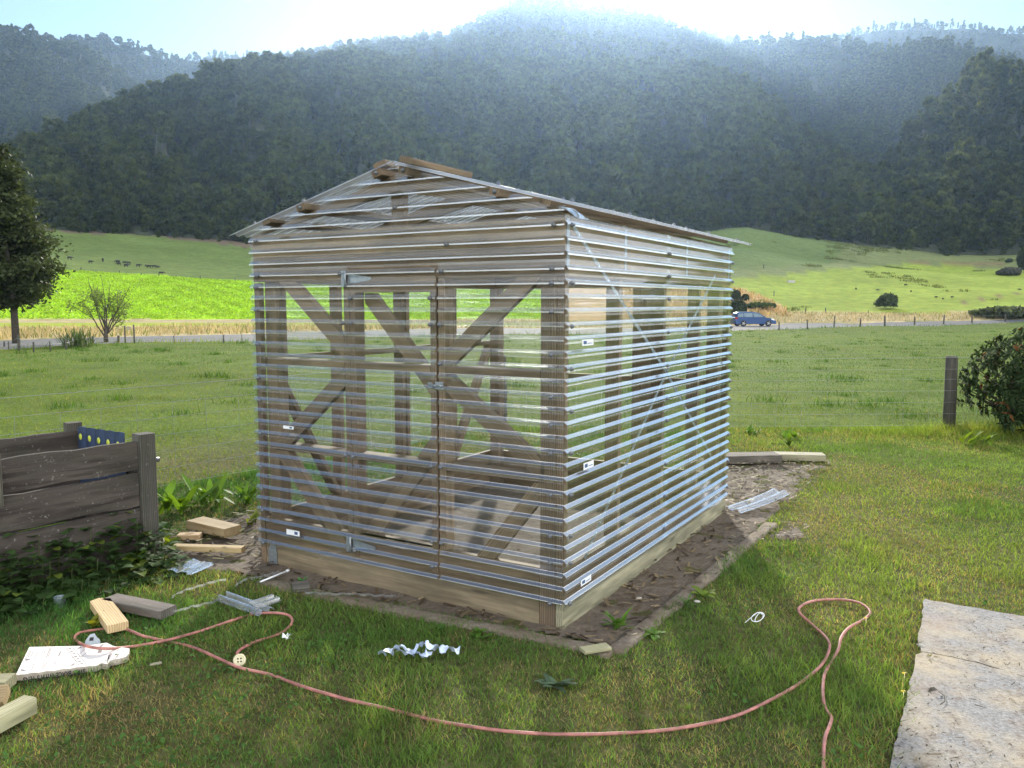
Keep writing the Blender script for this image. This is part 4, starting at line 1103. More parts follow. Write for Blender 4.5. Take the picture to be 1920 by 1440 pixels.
# small grey plate with a raised dark patch for the shaded square hole
c = flat(172, 1203, .03); b = MB(); b.prism([(-.035, -.02), (.045, -.02), (.04, .005), (.022, .022), (.008, .042), (-.012, .038), (-.03, .01)], -.001, .001, (1, 0))
b.box((-.012, -.0016, .004), (.008, -.0011, .022), 1, .0001)
o = b.build('metal_tag', [M['galv'], M['dark']], None, c); o.rotation_euler = (-.6, 0, .2); put(o, 'small grey metal tag with a dark square hole behind the printed card', 'tag')
# grey tin cup
c = flat(113, 1139, .0); b = MB(); b.lathe([(.026, 0), (.030, .004), (.034, .062), (.036, .066), (.033, .066), (.031, .06), (.027, .01), (.001, .008)], 20)
o = b.build('plastic_cup', M['steel_grey'], None, c); put(o, 'small grey plastic cup standing in the grass beside the compost bin', 'cup')

def corr_off(pa, pb, width, label, z=.03, pitch=.05, amp=.011, curl=.0, mt='sheet_off', name='sheet_offcut', roll=0):
    """scrap of corrugated sheet, ribs run pa->pb"""
    a = flat(*pa, z); c = flat(*pb, z); d = (c - a); ln = d.length; d.normalize(); s = Vector((d.y, -d.x, 0)); n = int(width / pitch * 8); vs = []; gr = []
    for i in range(n + 1):
        t = (i / n - .5) * width
        for j in range(6):
            u_ = j / 5; jag = .03 * random.random() if j in (0, 5) else 0
            vs.append(a - a + d * (ln * u_ + (jag if j == 0 else -jag)) + s * t + Vector((0, 0, amp * math.sin(2 * math.pi * t / pitch) + curl * u_ * u_ + roll * t))); gr.append((ln * u_, t, 0))
    b = MB(); b.add(vs, [(i * 6 + j, i * 6 + j + 1, (i + 1) * 6 + j + 1, (i + 1) * 6 + j) for i in range(n) for j in range(5)], gr, 0, True)
    o = b.build(name, M[mt], None, a); return put(o, label, 'plastic offcut')
corr_off((412, 1116), (500, 1148), .15, 'bright clear corrugated scrap lying under the hose bend', .04, .06, .014, .0)
corr_off((470, 1136), (522, 1122), .13, 'short clear corrugated scrap crossing the bright scrap', .062, .06, .012, .01)
corr_off((1374, 956), (1468, 930), .2, 'clear corrugated offcut on the soil at the far corner of the greenhouse', .05, .1, .014, .05)
corr_off((333, 1074), (384, 1054), .22, 'flat dull clear scrap of sheet on the soil by the compost bin post', .05, .11, .006, .01)
def wavy(pxs, label, w=.02, z=.03, amp=.009, wl=.075, rise=0):
    pts = catmull([flat(*p, z) for p in pxs], 10); L_ = 0; out = []; prev = pts[0]
    res = []
    for i in range(len(pts) - 1):
        k = max(2, int((pts[i + 1] - pts[i]).length / .008))
        for j in range(k): res.append(pts[i].lerp(pts[i + 1], j / k))
    vs = []
    for i, p in enumerate(res):
        L_ += (p - prev).length; prev = p; t = (res[min(i + 1, len(res) - 1)] - res[max(0, i - 1)]).normalized(); s = Vector((t.y, -t.x, 0))
        o = amp * math.sin(2 * math.pi * L_ / wl)
        vs += [p + s * (o - 0) + Vector((0, 0, w * .1)), p + s * o * .6 + s * w * .5 + Vector((0, 0, w))]
    o0 = res[0].copy(); o0.z = 0
    b = MB(); b.add([v - o0 for v in vs], [(2 * i, 2 * i + 2, 2 * i + 3, 2 * i + 1) for i in range(len(res) - 1)], None, 0, True)
    o = b.build('plastic_strip', M['sheet_off'], None, o0); return put(o, label, 'plastic offcut')
wavy([(321, 1122), (345, 1110), (372, 1102), (398, 1094), (424, 1089)], 'wavy clear strip on the grass nearest the compost bin side of the hose')
wavy([(272, 1149), (300, 1152), (330, 1149), (350, 1143), (380, 1136), (414, 1127)], 'wavy clear strip running from the grey timber length to the bright scrap')
wavy([(440, 1100), (462, 1088), (480, 1086), (505, 1080), (525, 1074)], 'twisted white plastic strip on the soil at the greenhouse corner', .02, .04, .014, .05)
wavy([(572, 1113), (620, 1116), (665, 1116), (705, 1119), (745, 1120)], 'wavy grey strip lying along the edging under the door', .018, .03, .011, .085)
b = MB(); a = flat(488, 1091, .04); c = flat(537, 1071, .05); b.tube([a - a, (c - a) * .5, c - a], .006, 8); b.lathe([(.009, 0), (.009, .02), (.002, .021)], 8, c - a, (c - a))
put(b.build('plastic_rod', M['white'], None, a), 'thin white plastic rod pointing at the ground stake', 'rod')
# crumpled tape
def ribbon(pxs, w, name, label, m, seg=5):
    pts = catmull([flat(p[0], p[1], p[2] + .02) for p in pxs], seg); o0 = pts[0].copy(); o0.z = 0; vs = []
    for i, p in enumerate(pts):
        t = (pts[min(i + 1, len(pts) - 1)] - pts[max(0, i - 1)]).normalized(); an = math.sin(i * .55) * 1.1; s = Vector((t.y, -t.x, 0)).normalized() * math.cos(an) + Vector((0, 0, 1)) * math.sin(an)
        k = w * (.7 + .5 * random.random()); vs += [p - o0 - s * k / 2 + Vector((0, 0, w * .3)), p - o0 + Vector((0, 0, w * .4 + .004 * (i % 2))), p - o0 + s * k / 2 + Vector((0, 0, w * .3))]
    b = MB(); b.add(vs, [(3 * i + j, 3 * i + j + 3, 3 * i + j + 4, 3 * i + j + 1) for i in range(len(pts) - 1) for j in range(2)], None, 0, True)
    return b, o0
M['tape'] = plain('pale_blue_tape', (.55, .64, .82), .4, 0, .25, 35)
b1, o0 = ribbon([(715, 1231, 0), (724, 1228, .03), (738, 1226, .0), (748, 1218, .05), (760, 1222, .02), (770, 1226, .0), (776, 1224, .03), (786, 1214, .06), (797, 1213, .06), (808, 1215, .05), (820, 1220, .02), (834, 1222, .015), (848, 1222, .02), (862, 1224, .02)], .045, '', '', None)
b2, o1 = ribbon([(748, 1226, .01), (764, 1229, .03), (778, 1230, .0), (790, 1233, .02), (799, 1228, .05), (806, 1231, .02)], .04, '', '', None)
b1.add([Vector(v) + o1 - o0 for v in b2.v], b2.f, None, 0, True)
put(b1.build('crumpled_tape', M['tape'], None, o0), 'crumpled pale blue and white tape lying on the grass before the greenhouse', 'tape')
pts = []
c = flat(1418, 1168, .02)
for i in range(60):
    a = i / 59 * 14; r_ = .03 + .012 * math.sin(a * .6); pts.append(Vector((r_ * math.cos(a) * 1.2 + .02 * math.sin(a * .22), r_ * math.sin(a) * .5, .045 + .03 * math.sin(a * 1.0 + .7))))
pts.append(Vector((-.09, -.02, .01)))
pts = [q_ * .75 for q_ in pts]; b = MB(); b.tube(pts, .0022, 6); put(b.build('plastic_curl', M['white'], None, c), 'tangled curl of clear white plastic on the lawn inside the hose bend', 'plastic scrap')
c = flat(540, 1199, .02); b = MB()
for k in range(9):
    a = random.random() * 6.28; b.add([(0, 0, .01), (.03 * math.cos(a), .03 * math.sin(a), .02 + .02 * random.random()), (.03 * math.cos(a + .5), .03 * math.sin(a + .5), .012)], [(0, 1, 2)])
put(b.build('plastic_scrap', M['white'], None, c), 'tiny shredded white plastic scrap beside the hose bend', 'plastic scrap')
# dead leaf with a stalk on the path, stone flakes
c = flat(1752, 1298, .035); b = MB()
b.add([(-.03, 0, .0), (-.012, -.012, .012), (.012, -.01, .014), (.022, .002, .002), (.004, .014, .02), (-.016, .012, .016)], [(0, 1, 5), (1, 2, 4, 5), (2, 3, 4)], None, 0, True)
b.tube([(.02, 0, .004), (.024, -.04, .003), (.0, -.09, .003), (-.035, -.12, .003)], .0018, 6)
put(b.build('dead_leaf', M['bark'], None, c), 'curled dark dead leaf with a long stalk on the concrete path', 'leaf')
for (px, py, lb) in ((1197, 1122, 'pale stone chip on the soil beside the long side of the greenhouse'), (1727, 1211, 'pale stone chip at the edge of the concrete path'), (1307, 1128, 'tiny pale stone chip on the edging by the broad weed')):
    c = flat(px, py, .025); b = MB(); b.lathe([(.008, -.004), (.016, 0), (.012, .008), (.003, .011)], 7); o = b.build('stone_chip', M['stonechip'], None, c); o.scale = (1.5, .8, .8); o.rotation_euler = (.1, .1, px); put(o, lb, 'stone')

# ---------------------------------------------------------------- weeds
M['weed'] = leafmat('weed_leaves', .4, .6, vs=9, var=.2, spec=.2)
def leaf(b, base, d, up, ln, wd, droop, col, fold=.25):
    """a folded pointed leaf"""
    d = d.normalized(); s = d.cross(up).normalized(); n = 4; vs = []
    for i in range(n + 1):
        t = i / n; wv = wd * math.sin(math.pi * min(1, .12 + t * .88)) ** .8 * .5 * (1 if i < n else .05)
        p = base + d * ln * t + up * (ln * (.25 * t - droop * t * t))
        vs += [p - s * wv + up * wv * fold, p, p + s * wv + up * wv * fold]
    b.add(vs, [(3 * i + j, 3 * i + 3 + j, 3 * i + 4 + j, 3 * i + 1 + j) for i in range(n) for j in range(2)], None, 0, True, col)
def weed(px, py, nl, ln, wd, label, col=(.10, .19, .03), rise=.6, spread=1.0, stems=1, name='broadleaf_weed', grp=None):
    c = gp(px, py); b = MB()
    for k in range(nl):
        a = random.random() * 6.28; st = Vector(((random.random() - .5), (random.random() - .5), 0)) * (ln * (stems - 1) * .9)
        d = Vector((math.cos(a), math.sin(a), .2 + rise * random.random())); v = .7 + .6 * random.random()
        h0 = random.random() * rise * ln * .5
        leaf(b, st + Vector((0, 0, h0)), d * spread, Vector((0, 0, 1)), ln * (.55 + .6 * random.random()), wd * (.7 + .5 * random.random()), .5 * random.random(), tuple(x * v for x in col))
        if h0 > .03: b.tube([st + Vector((0, 0, -.01)), st + Vector((0, 0, h0))], .003, 5, col=col)
    return put(b.build(name, M['weed'], None, c), label, 'weed', grp)
weed(335, 962, 26, .24, .07, 'big bright broadleaf dock clump against the paddock behind the timber blocks', (.13, .24, .03), 1.0, 1, 2.2)
weed(398, 950, 22, .2, .06, 'bright upright leaf clump between the dock clump and the greenhouse', (.12, .23, .03), 1.1, 1, 2.0)
weed(455, 948, 22, .18, .05, 'leafy green clump touching the greenhouse side near its front corner', (.10, .2, .03), 1.0, 1, 2.0)
weed(1158, 1180, 20, .1, .025, 'green weed growing from the soil beside the edging corner', (.10, .2, .03), 1.1, 1, 1.6)
weed(1226, 1192, 9, .08, .035, 'broad leaved weed on the grass beside the edging corner', (.13, .24, .04), .3)
weed(1317, 1120, 8, .09, .04, 'glossy yellow green weed on the lawn beside the long side of the edging', (.18, .26, .04), .4)
weed(1040, 1288, 16, .11, .03, 'grey green thistle rosette flat on the shaded lawn', (.10, .15, .09), .15, 1, 1.5, 'thistle')
weed(1287, 1140, 14, .09, .012, 'spiky grass tuft against the edging of the long side', (.09, .17, .05), .8, 1, 1.3, 'grass_tuft')
weed(905, 1199, 14, .07, .035, 'low broad leaved weed at the front edging under the greenhouse corner', (.09, .18, .03), .5, 1, 2.2)
weed(818, 1190, 12, .06, .03, 'low weed at the front edging under the latch side of the door', (.08, .17, .03), .5, 1, 2.2)
weed(252, 1062, 16, .12, .06, 'bright weed at the foot of the compost bin post', (.14, .25, .03), .8, 1, 2.0)
weed(315, 1030, 16, .11, .05, 'yellowish weed on the soil beside the compost bin post', (.16, .22, .03), .8, 1, 2.0)
weed(470, 985, 12, .1, .04, 'yellow green weed between the large timber block and the greenhouse', (.17, .22, .03), .8, 1, 1.8)
weed(175, 1178, 10, .1, .04, 'yellow leaved weed beside the orange timber block', (.22, .24, .03), .6, 1, 1.4)
weed(565, 1093, 5, .05, .02, 'green leaf sprig lying on the small square board', (.07, .26, .06), .5)
weed(1830, 836, 22, .2, .06, 'bright leafy weed at the foot of the dark shrub', (.16, .25, .03), .9, 1, 2.5)
weed(1480, 822, 18, .12, .05, 'leafy clump along the fence foot behind the two planks', (.13, .24, .03), .9, 1, 2.8)
weed(1410, 815, 16, .11, .045, 'leafy clump along the fence foot just past the greenhouse corner', (.11, .21, .03), .9, 1, 2.6)
weed(1480, 838, 9, .12, .05, 'short dark weed growing up behind the join of the two planks', (.09, .15, .04), 1.0)
weed(1737, 1243, 14, .06, .012, 'dry grass tuft at the broken corner of the path crack', (.22, .2, .07), .7, 1, 1.6, 'grass_tuft')
weed(1834, 1259, 10, .045, .01, 'small dry grass tuft growing in the path crack', (.2, .19, .06), .5, 1, 1.6, 'grass_tuft')
# vines along the bin
b = MB(); o0 = Vector((-2.58, 5.58, 0))
e_ = Vector((.62, .78, 0)); nrm = Vector((.78, -.62, 0))
for k in range(620):
    s = -random.random() * 1.35; ou = random.random() ** 1.5 * .5; p = e_ * (s + .12) + nrm * (.03 + ou); hz = max(.0, (.30 - .9 * ou) * random.random() + .12 * (random.random() ** 3))
    a = random.random() * 6.28; v = .5 + .7 * random.random(); cl = (.05 * v, .095 * v, .028 * v) if random.random() < .95 else (.13, .18, .03)
    leaf(b, p + Vector((0, 0, hz + .02)), Vector((math.cos(a), math.sin(a), .15)), Vector((0, 0, 1)), .05 + .06 * random.random(), .045 + .03 * random.random(), .4, cl)
    if random.random() < .12: b.tube([p + Vector((0, 0, -.02)), p + Vector((.02, 0, hz + .03))], .0025, 5, col=(.07, .1, .03))
o = b.build('ground_vines', M['weed'], None, o0); tag(o, kind='stuff')
for (px, py) in ((1624, 1162), (1696, 1266), (1694, 1300)):
    c = flat(px, py, .03); b = MB()
    for k in range(11):
        a = k * .571; b.add([(0, 0, .008), (.011 * math.cos(a), .011 * math.sin(a), .012), (.012 * math.cos(a + .4), .012 * math.sin(a + .4), .01)], [(0, 1, 2)])
    b.tube([(0, 0, -.03), (0, 0, .008)], .0015, 5, 1)
    put(b.build('dandelion', [M['yellow'], M['weed']], None, c), {1624: 'yellow dandelion flower inside the far hose loop', 1696: 'yellow dandelion flower by the crack end of the concrete path', 1694: 'yellow dandelion flower between hose and near half of the path'}[px], 'flower')
# ================================================================== TREES, SHRUBS
M['leaf_dark'] = leafmat('dark_foliage', .3, .65, vs=2.0, var=.35, spec=.1, tcol=(1.2, 1.2, .5))
M['leaf_gloss'] = leafmat('glossy_shrub_leaves', .15, .75, vs=4.0, var=.25, spec=.02)
def cards(name, P, size, col, m, parent=None, asp=1.6, flat_=0.0, out=None, kind=None):
    """small pointed leaf faces at points P"""
    n = len(P); a = rng.normal(size=(n, 3)); a[:, 2] *= 1 - flat_; a /= np.linalg.norm(a, axis=1)[:, None]
    b = rng.normal(size=(n, 3)); b[:, 2] *= 1 - flat_ * .8
    if out is not None: a = a * .6 + out; a /= np.linalg.norm(a, axis=1)[:, None]
    b -= a * (a * b).sum(1)[:, None]; b /= np.linalg.norm(b, axis=1)[:, None] + 1e-9
    s = size * rng.uniform(.6, 1.4, n); L_ = (a * (s * asp)[:, None]); W_ = b * s[:, None] * .5
    V = np.stack([P - L_ * .5, P + W_, P + L_ * .5, P - W_], 1).reshape(-1, 3)
    return npmesh(name, V, np.arange(n * 4).reshape(-1, 4), m, np.repeat(col, 4, 0), False, parent)
def limb(b, p, d, ln, r, depth, tips, spread=.7, up=.15):
    pts = [p]; n = 5; q = p.copy(); dd = d.normalized()
    for i in range(n):
        dd = (dd + Vector((random.gauss(0, .12), random.gauss(0, .12), random.gauss(0, .1) + up * .2))).normalized(); q = q + dd * ln / n; pts.append(q.copy())
    b.tube(pts, [r * (1 - .55 * i / n) for i in range(n + 1)], 6)
    if depth == 0: tips.append((pts[-1], dd)); tips.append((pts[-2], dd)); return
    for k in range(3):
        t = pts[2 + k if k < 3 else -1]; nd = (dd + Vector((random.gauss(0, spread), random.gauss(0, spread), random.gauss(0, spread * .6)))).normalized(); limb(b, t, nd, ln * .62, r * .45, depth - 1, tips, spread, up)
    limb(b, pts[-1], dd, ln * .6, r * .45, depth - 1, tips, spread, up)
# lone big tree by the road (layered native conifer)
base = gp(31, 646); t = empty('totara_tree', base); tag(t, 'lone dark layered tree with a bare thin trunk at the roadside', 'tree')
sc = base.y / FPX / CP; b = MB()
b.tube([(0, 0, -.3), (-.02, 0, 1.6), (-.12, 0, 3.0), (-.35, 0, 5.2), (-.6, .1, 7.4)], [.17, .14, .13, .10, .03], 9)
crown_c = Vector((-1.15, .2, 0)); P = []; Cc = []
for k in range(200):
    zf = random.random(); z = 1.75 + 6.85 * zf
    half = 2.45 * (1 - max(0, (zf - .22)) ** 1.25 * 1.02) * (.62 + .38 * min(1, zf * 5)); a = random.random() * 6.28
    rr_ = half * (.35 + .65 * random.random() ** .5); tx = crown_c.x + rr_ * math.cos(a); ty = rr_ * math.sin(a) + .2
    ax = -.1 - .55 * zf; st = Vector((ax, .05, z - .25 * rr_ * .5)); en = Vector((tx, ty, z))
    if k % 2 == 0: b.tube([st, st.lerp(en, .5) + Vector((0, 0, .12)), en], [.05 * (1 - zf * .6), .03, .008], 5)
    cl = .62 + .25 * random.random(); m_ = 300; off = rng.normal(size=(m_, 3)) * np.array([cl * .52, cl * .52, .15]); off[:, 2] -= .12 * (off[:, 0]**2 + off[:, 1]**2)
    P.append(np.array([tx, ty, z]) + off); v = .6 + .8 * random.random(); Cc.append(np.repeat(np.array([[.048 * v, .062 * v, .028 * v]]), m_, 0))
b.build('trunk', M['bark'], t)
cards('crown', np.concatenate(P), .10, np.concatenate(Cc), M['leaf_dark'], t, 1.9, .35)
# sparse young tree
base = gp(199, 643); t = empty('young_tree', base); tag(t, 'sparse open young tree with bare upright twigs in front of the bright crop', 'tree')
b = MB(); tips = []; sc = base.y / FPX
for (dx, dz, h) in ((-1.25, 1.9, 2.3), (-.5, 2.4, 2.5), (0, 2.6, 2.7), (.45, 2.5, 2.8), (.85, 2.0, 2.6), (1.0, .9, 1.4), (.2, 2.2, 2.2), (-.15, 2.4, 2.4), (.65, 1.6, 2.0)):
    d = Vector((dx, random.gauss(0, .5), dz)); st = Vector((dx * .05, 0, .25 + .25 * random.random()))
    limb(b, st, d, h * .62, .035, 1, tips, .35, .3)
b.tube([(0, 0, -.2), (0, 0, .35), (.03, 0, .7)], [.12, .10, .06], 8); b.build('trunk', M['bark'], t)
P = np.array([list(p + Vector((random.gauss(0, .12), random.gauss(0, .12), random.gauss(0, .16) - .05))) for (p, d) in tips for k in range(34)])
P = P[P[:, 2] < 2.1 + .5 * rng.uniform(0, 1, len(P))]
v = rng.uniform(.6, 1.3, len(P))[:, None]; cards('crown', P, .055, np.array([[.17, .23, .07]]) * v, M['leaf_dark'], t, 2.0)
# flax
base = gp(147, 651); b = MB()
for k in range(110):
    a = random.random() * 6.28; el = .5 + .9 * random.random(); ln = .6 + .35 * random.random(); st = Vector((random.gauss(0, .3), random.gauss(0, .25), 0))
    leaf(b, st, Vector((math.cos(a), math.sin(a), math.tan(min(el, 1.35)))), Vector((0, 0, 1)), ln, .045, .25, (.06 + .04 * random.random(), .09 + .04 * random.random(), .045), .2)
put(b.build('flax_bush', M['leaf_dark'], None, base), 'dark spiky flax bush at the roadside fence beside the young tree', 'bush')
# rhododendron at the garden edge
base = Vector((7.45, 11.0, 0)); base.z = float(hbase(base.x, base.y)); t = empty('rhododendron_shrub', base); tag(t, 'rounded dark glossy leaved shrub with rusty new leaves beside the fence post', 'shrub')
b = MB(); st_ = MB(); n = 0
for k in range(1150):
    u1 = random.random(); a = random.random() * 6.28; el = math.asin(2 * u1 - 1); rad = .62 + .38 * random.random() ** .35
    bump = 1 + .16 * math.sin(3 * a + 1) * math.cos(2 * el) + .1 * math.sin(5 * a - el * 4)
    p = Vector((1.22 * rad * bump * math.cos(el) * math.cos(a), 1.05 * rad * bump * math.cos(el) * math.sin(a), .78 + .74 * rad * bump * math.sin(el)))
    if p.z < .06: continue
    o_ = Vector((p.x, p.y, (p.z - .7) * 1.2)).normalized(); rusty = random.random() < .07
    for j in range(7):
        aa = j * .9 + random.random(); s = o_.cross(Vector((0, 0, 1))).normalized(); w_ = s.cross(o_)
        d = o_ * .55 + (s * math.cos(aa) + w_ * math.sin(aa)) * .85; v = .6 + .8 * random.random()
        col = (.042 * v, .066 * v, .027 * v) if not rusty or j > 3 else (.16 * v, .075 * v, .03 * v)
        leaf(b, p, d, (o_ * .6 + Vector((0, 0, .8))).normalized(), .09 + .05 * random.random(), .032, .55, col, .15)
    if k % 9 == 0: st_.tube([(0 + .1 * math.cos(a), .1 * math.sin(a), -.05), p * .55, p], [.018, .010, .004], 5)
st_.build('stem', M['bark'], t); o = b.build('foliage', M['leaf_gloss'], t)
# far bushes
def bush(px, py, wpx, hpx, label, col, name='far_bush', n=2600, group=None, sparse=.0):
    c = gp(px, py); s = c.y / FPX / CP; w, h = wpx * s / 2, hpx * s; u1 = rng.uniform(-.35, 1, n); a = rng.uniform(0, 6.28, n); rad = rng.uniform(.55, 1, n) ** .5 * (1 + .16 * np.sin(3 * a) * np.cos(4 * u1)) * (1 + sparse * rng.uniform(-.5, .5, n))
    ce = np.sqrt(np.maximum(0, 1 - u1**2)); P = np.stack([w * rad * ce * np.cos(a), w * rad * ce * np.sin(a), h * .38 + h * .62 * rad * u1], 1)
    v = rng.uniform(.55, 1.4, n)[:, None]
    o = cards(name, P, max(.12, w * .13), np.array([col]) * v, M['leaf_dark'], None, 1.5); o.location = c; return put(o, label, 'bush', group)
bush(1663, 579, 36, 27, 'round grey green bush standing alone in the sunlit field', (.07, .09, .05), n=3500, sparse=.3)
bush(1377, 566, 24, 22, 'dark bush on the dry bank nearest the greenhouse corner', (.045, .06, .028))
bush(1397, 566, 15, 14, 'small round dark bush on the dry bank right of the first', (.045, .06, .028))
bush(1382, 592, 36, 28, 'large dark bush behind the tail of the blue car', (.04, .055, .026))
bush(1425, 577, 60, 8, 'low green scrub strip across the dry bank above the car', (.05, .08, .03))
bush(1885, 594, 90, 16, 'low dark bramble patch on the verge far across the road', (.075, .09, .05), n=3000, sparse=.6)
bush(1893, 516, 40, 14, 'grey scrub patch high on the far slope', (.1, .1, .09))
bush(1892, 493, 12, 8, 'tiny green bush on the far slope', (.05, .07, .035))
c = gp(1921, 512); t = empty('far_tree', c); tag(t, 'rounded far tree half out of the photo at the forest foot', 'tree'); s = c.y / FPX
b = MB(); b.tube([(0, 0, -.5), (0, 0, 20 * s)], [1.6 * s, .8 * s], 8); b.build('trunk', M['bark'], t)
P = rng.normal(size=(3000, 3)); P /= np.linalg.norm(P, axis=1)[:, None]; P *= (rng.uniform(.4, 1, 3000) ** .4)[:, None] * np.array([14, 14, 21]) * s; P[:, 2] += 27 * s
cards('crown', P, 2.2 * s, np.array([[.045, .06, .03]]) * rng.uniform(.5, 1.5, 3000)[:, None], M['leaf_dark'], t)
# ================================================================== TROUGH, CAR, CATTLE
c = gp(1483, 530); s = c.y / FPX; b = MB(); b.box((-6.5 * s, -3 * s, -.1), (6.5 * s, 3 * s, 4.2 * s), ch=.05); b.box((-6 * s, -2.5 * s, 4.2 * s - .05), (6 * s, 2.5 * s, 4.2 * s + .004), 1)
put(b.build('water_trough', [M['trough'], M['dark']], None, c), 'small grey concrete trough in the far sunlit field', 'trough')

cw = gp(1411, 612.6); car = empty('passenger_car', (cw.x, cw.y, float(hbase(cw.x, cw.y)) + .05)); tag(car, 'dark blue family wagon driving along the road', 'car')
sc = cw.y / FPX / CP; Lc = 80 * sc * 1.0; 
car.rotation_euler = (0, 0, R(8))
S = Lc / 4.7
prof_b = [(-2.30, .36), (-2.33, .62), (-2.30, .88), (-2.26, 1.00), (-1.2, 1.01), (.2, .98), (1.15, .94), (1.75, .86), (2.12, .72), (2.30, .56), (2.34, .40), (2.28, .26), (-2.22, .26)]
prof_r = [(-2.26, .98), (-2.06, 1.42), (-1.85, 1.52), (-1.0, 1.575), (-.2, 1.56), (.35, 1.46), (.85, 1.22), (1.22, .94)]
def loft(b, prof, ws, mi=0, top=False):
    vs = []; n = len(prof)
    for (y, sx, dz) in ws:
        for (x, z) in prof: vs.append((x * S * sx, y * S, (z + dz) * S))
    fs = [(i * n + j, i * n + (j + 1) % n, (i + 1) * n + (j + 1) % n, (i + 1) * n + j) for i in range(len(ws) - 1) for j in range(n)]
    b.add(vs, [f for f in fs], None, mi, True); b.add(vs[:n], [tuple(range(n - 1, -1, -1))], None, mi); b.add(vs[-n:], [tuple(range(n))], None, mi)
b = MB(); loft(b, prof_b, [(-.84, .96, .02), (-.88, 1, 0), (-.6, 1.012, 0), (.6, 1.012, 0), (.88, 1, 0), (.84, .96, .02)])
loft(b, prof_r, [(-.70, .965, -.03), (-.66, .99, 0), (-.3, 1, .02), (.3, 1, .02), (.66, .99, 0), (.70, .965, -.03)])
b.build('body', M['carpaint'], car)
for (poly) in ([(-2.08, 1.03), (-1.96, 1.36), (-1.42, 1.43), (-1.42, 1.03)], [(-1.34, 1.03), (-1.34, 1.44), (-.38, 1.46), (-.38, 1.02)], [(-.28, 1.02), (-.28, 1.45), (.28, 1.37), (.92, 1.02)]):
    for sd in (-1, 1):
        b = MB(); y = .705 * sd
        vs = [(x * S, (y + sd * .135 * (1.45 - z) / .45) * S, z * S) for (x, z) in poly]; vs2 = [(v[0], v[1] - sd * .06, v[2]) for v in vs]
        n = len(vs); b.add(vs + vs2, [tuple(range(n)) if sd > 0 else tuple(range(n - 1, -1, -1))] + [(i, (i + 1) % n, (i + 1) % n + n, i + n) for i in range(n)]); b.build('window', M['carglass'], car)
b = MB(); b.add([(.40 * S, -.60 * S, 1.455 * S), (.40 * S, .60 * S, 1.455 * S), (1.2 * S, .66 * S, .985 * S), (1.2 * S, -.66 * S, .985 * S)], [(0, 1, 2, 3)]); b.build('windscreen', M['carglass'], car)
for x in (-1.42, 1.42):
    for sd in (-1, 1):
        w = MB(); w.lathe([(.20, -.10), (.325, -.105), (.335, -.06), (.335, .06), (.325, .105), (.20, .10)], 24, (0, 0, 0), (0, 1, 0)); wo = w.build('wheel', M['tyre'], car, (x * S, .80 * sd * S, .335 * S)); wo.scale = (S, S, S)
        rm = MB(); rm.lathe([(.205, -.09), (.205, .09)], 20, (0, 0, 0), (0, 1, 0), 1)
        for k in range(5):
            a = k * 1.2566; yy = sd * .108
            rm.beam((.03 * math.cos(a), yy, .03 * math.sin(a)), (.2 * math.cos(a), yy, .2 * math.sin(a)), .06, .02, (0, 1, 0))
        rm.lathe([(.05, -.115), (.05, .115)], 12, (0, 0, 0), (0, 1, 0)); rm.build('rim', [M['rim'], M['tyre']], wo)
for sd in (-1, 1):
    b = MB(); b.prism([(1.72, .74), (1.78, .875), (2.02, .78), (2.16, .66), (2.05, .64)], .60 * sd, .895 * sd, (1, 0)); o = b.build('headlight', M['lamp_clear'], car); o.scale = (S, S, S)
    b = MB(); b.prism([(-2.335, .78), (-2.30, 1.0), (-2.12, 1.0), (-2.1, .82)], .66 * sd, .893 * sd, (1, 0)); o = b.build('tail_light', M['lamp_red'], car); o.scale = (S, S, S)
    b = MB(); b.beam((.86, .86 * sd, 1.02), (.98, 1.02 * sd, 1.04), .10, .12); o = b.build('wing_mirror', M['carpaint'], car); o.scale = (S, S, S)

def cow_mesh():
    b = MB()
    ring = [(-.85, .95, .05), (-.80, .95, .22), (-.5, .93, .32), (0, .88, .36), (.45, .93, .33), (.7, 1.0, .24), (.95, 1.02, .15), (1.12, .90, .14), (1.35, .72, .12), (1.5, .62, .07)]
    b.tube([(x, 0, z) for x, z, r in ring], [r for x, z, r in ring], 8)
    for x in (-.62, .5):
        for y in (-.18, .18): b.tube([(x, y, .85), (x - .05, y, .42), (x, y, 0)], [.13, .07, .06], 6)
    b.tube([(-.85, 0, 1.05), (-.95, 0, .8), (-.95, 0, .4)], [.04, .025, .03], 5)
    for y in (-.16, .16): b.tube([(1.2, y * .6, .95), (1.14, y * 1.5, .98)], [.05, .02], 5)
    return b.build('cow', M['fur'])
cows = [(131, 487, 1.0, 1), (170, 494, .9, 0), (193, 491.5, 1.2, 2), (221, 494, 1, 3), (223, 497.5, .9, 3), (234, 495.5, .9, .3), (241, 496, .9, 3), (237, 501, 1, 0), (259.5, 500.5, .9, 0), (273.5, 500.5, .7, 1.6), (279.5, 503, 1, 0), (289, 502.5, .9, .2), (296, 503, .7, 1), (302.5, 515.5, 1, .4)]
c0 = None
lb = {0: 'dark calf standing by itself at the end of the herd nearest the big tree', 1: 'dark calf lying low between the lone calf and the group', 2: 'longest dark calf in the far pasture, standing side on', 13: 'dark calf closest to the far fence line'}
for i, (px, py, s, a) in enumerate(cows):
    if c0 is None: c0 = cow_mesh(); o = c0
    else: o = c0.copy(); COL.objects.link(o)
    o.location = gp(px, py); o.rotation_euler = (0, 0, a); k = s * .62 * (o.location.y / 190); o.scale = (k, k, k)
    put(o, lb.get(i, 'small dark calf grazing in the group on the far pasture'), 'cow', 'dark calves grazing on the far pasture')
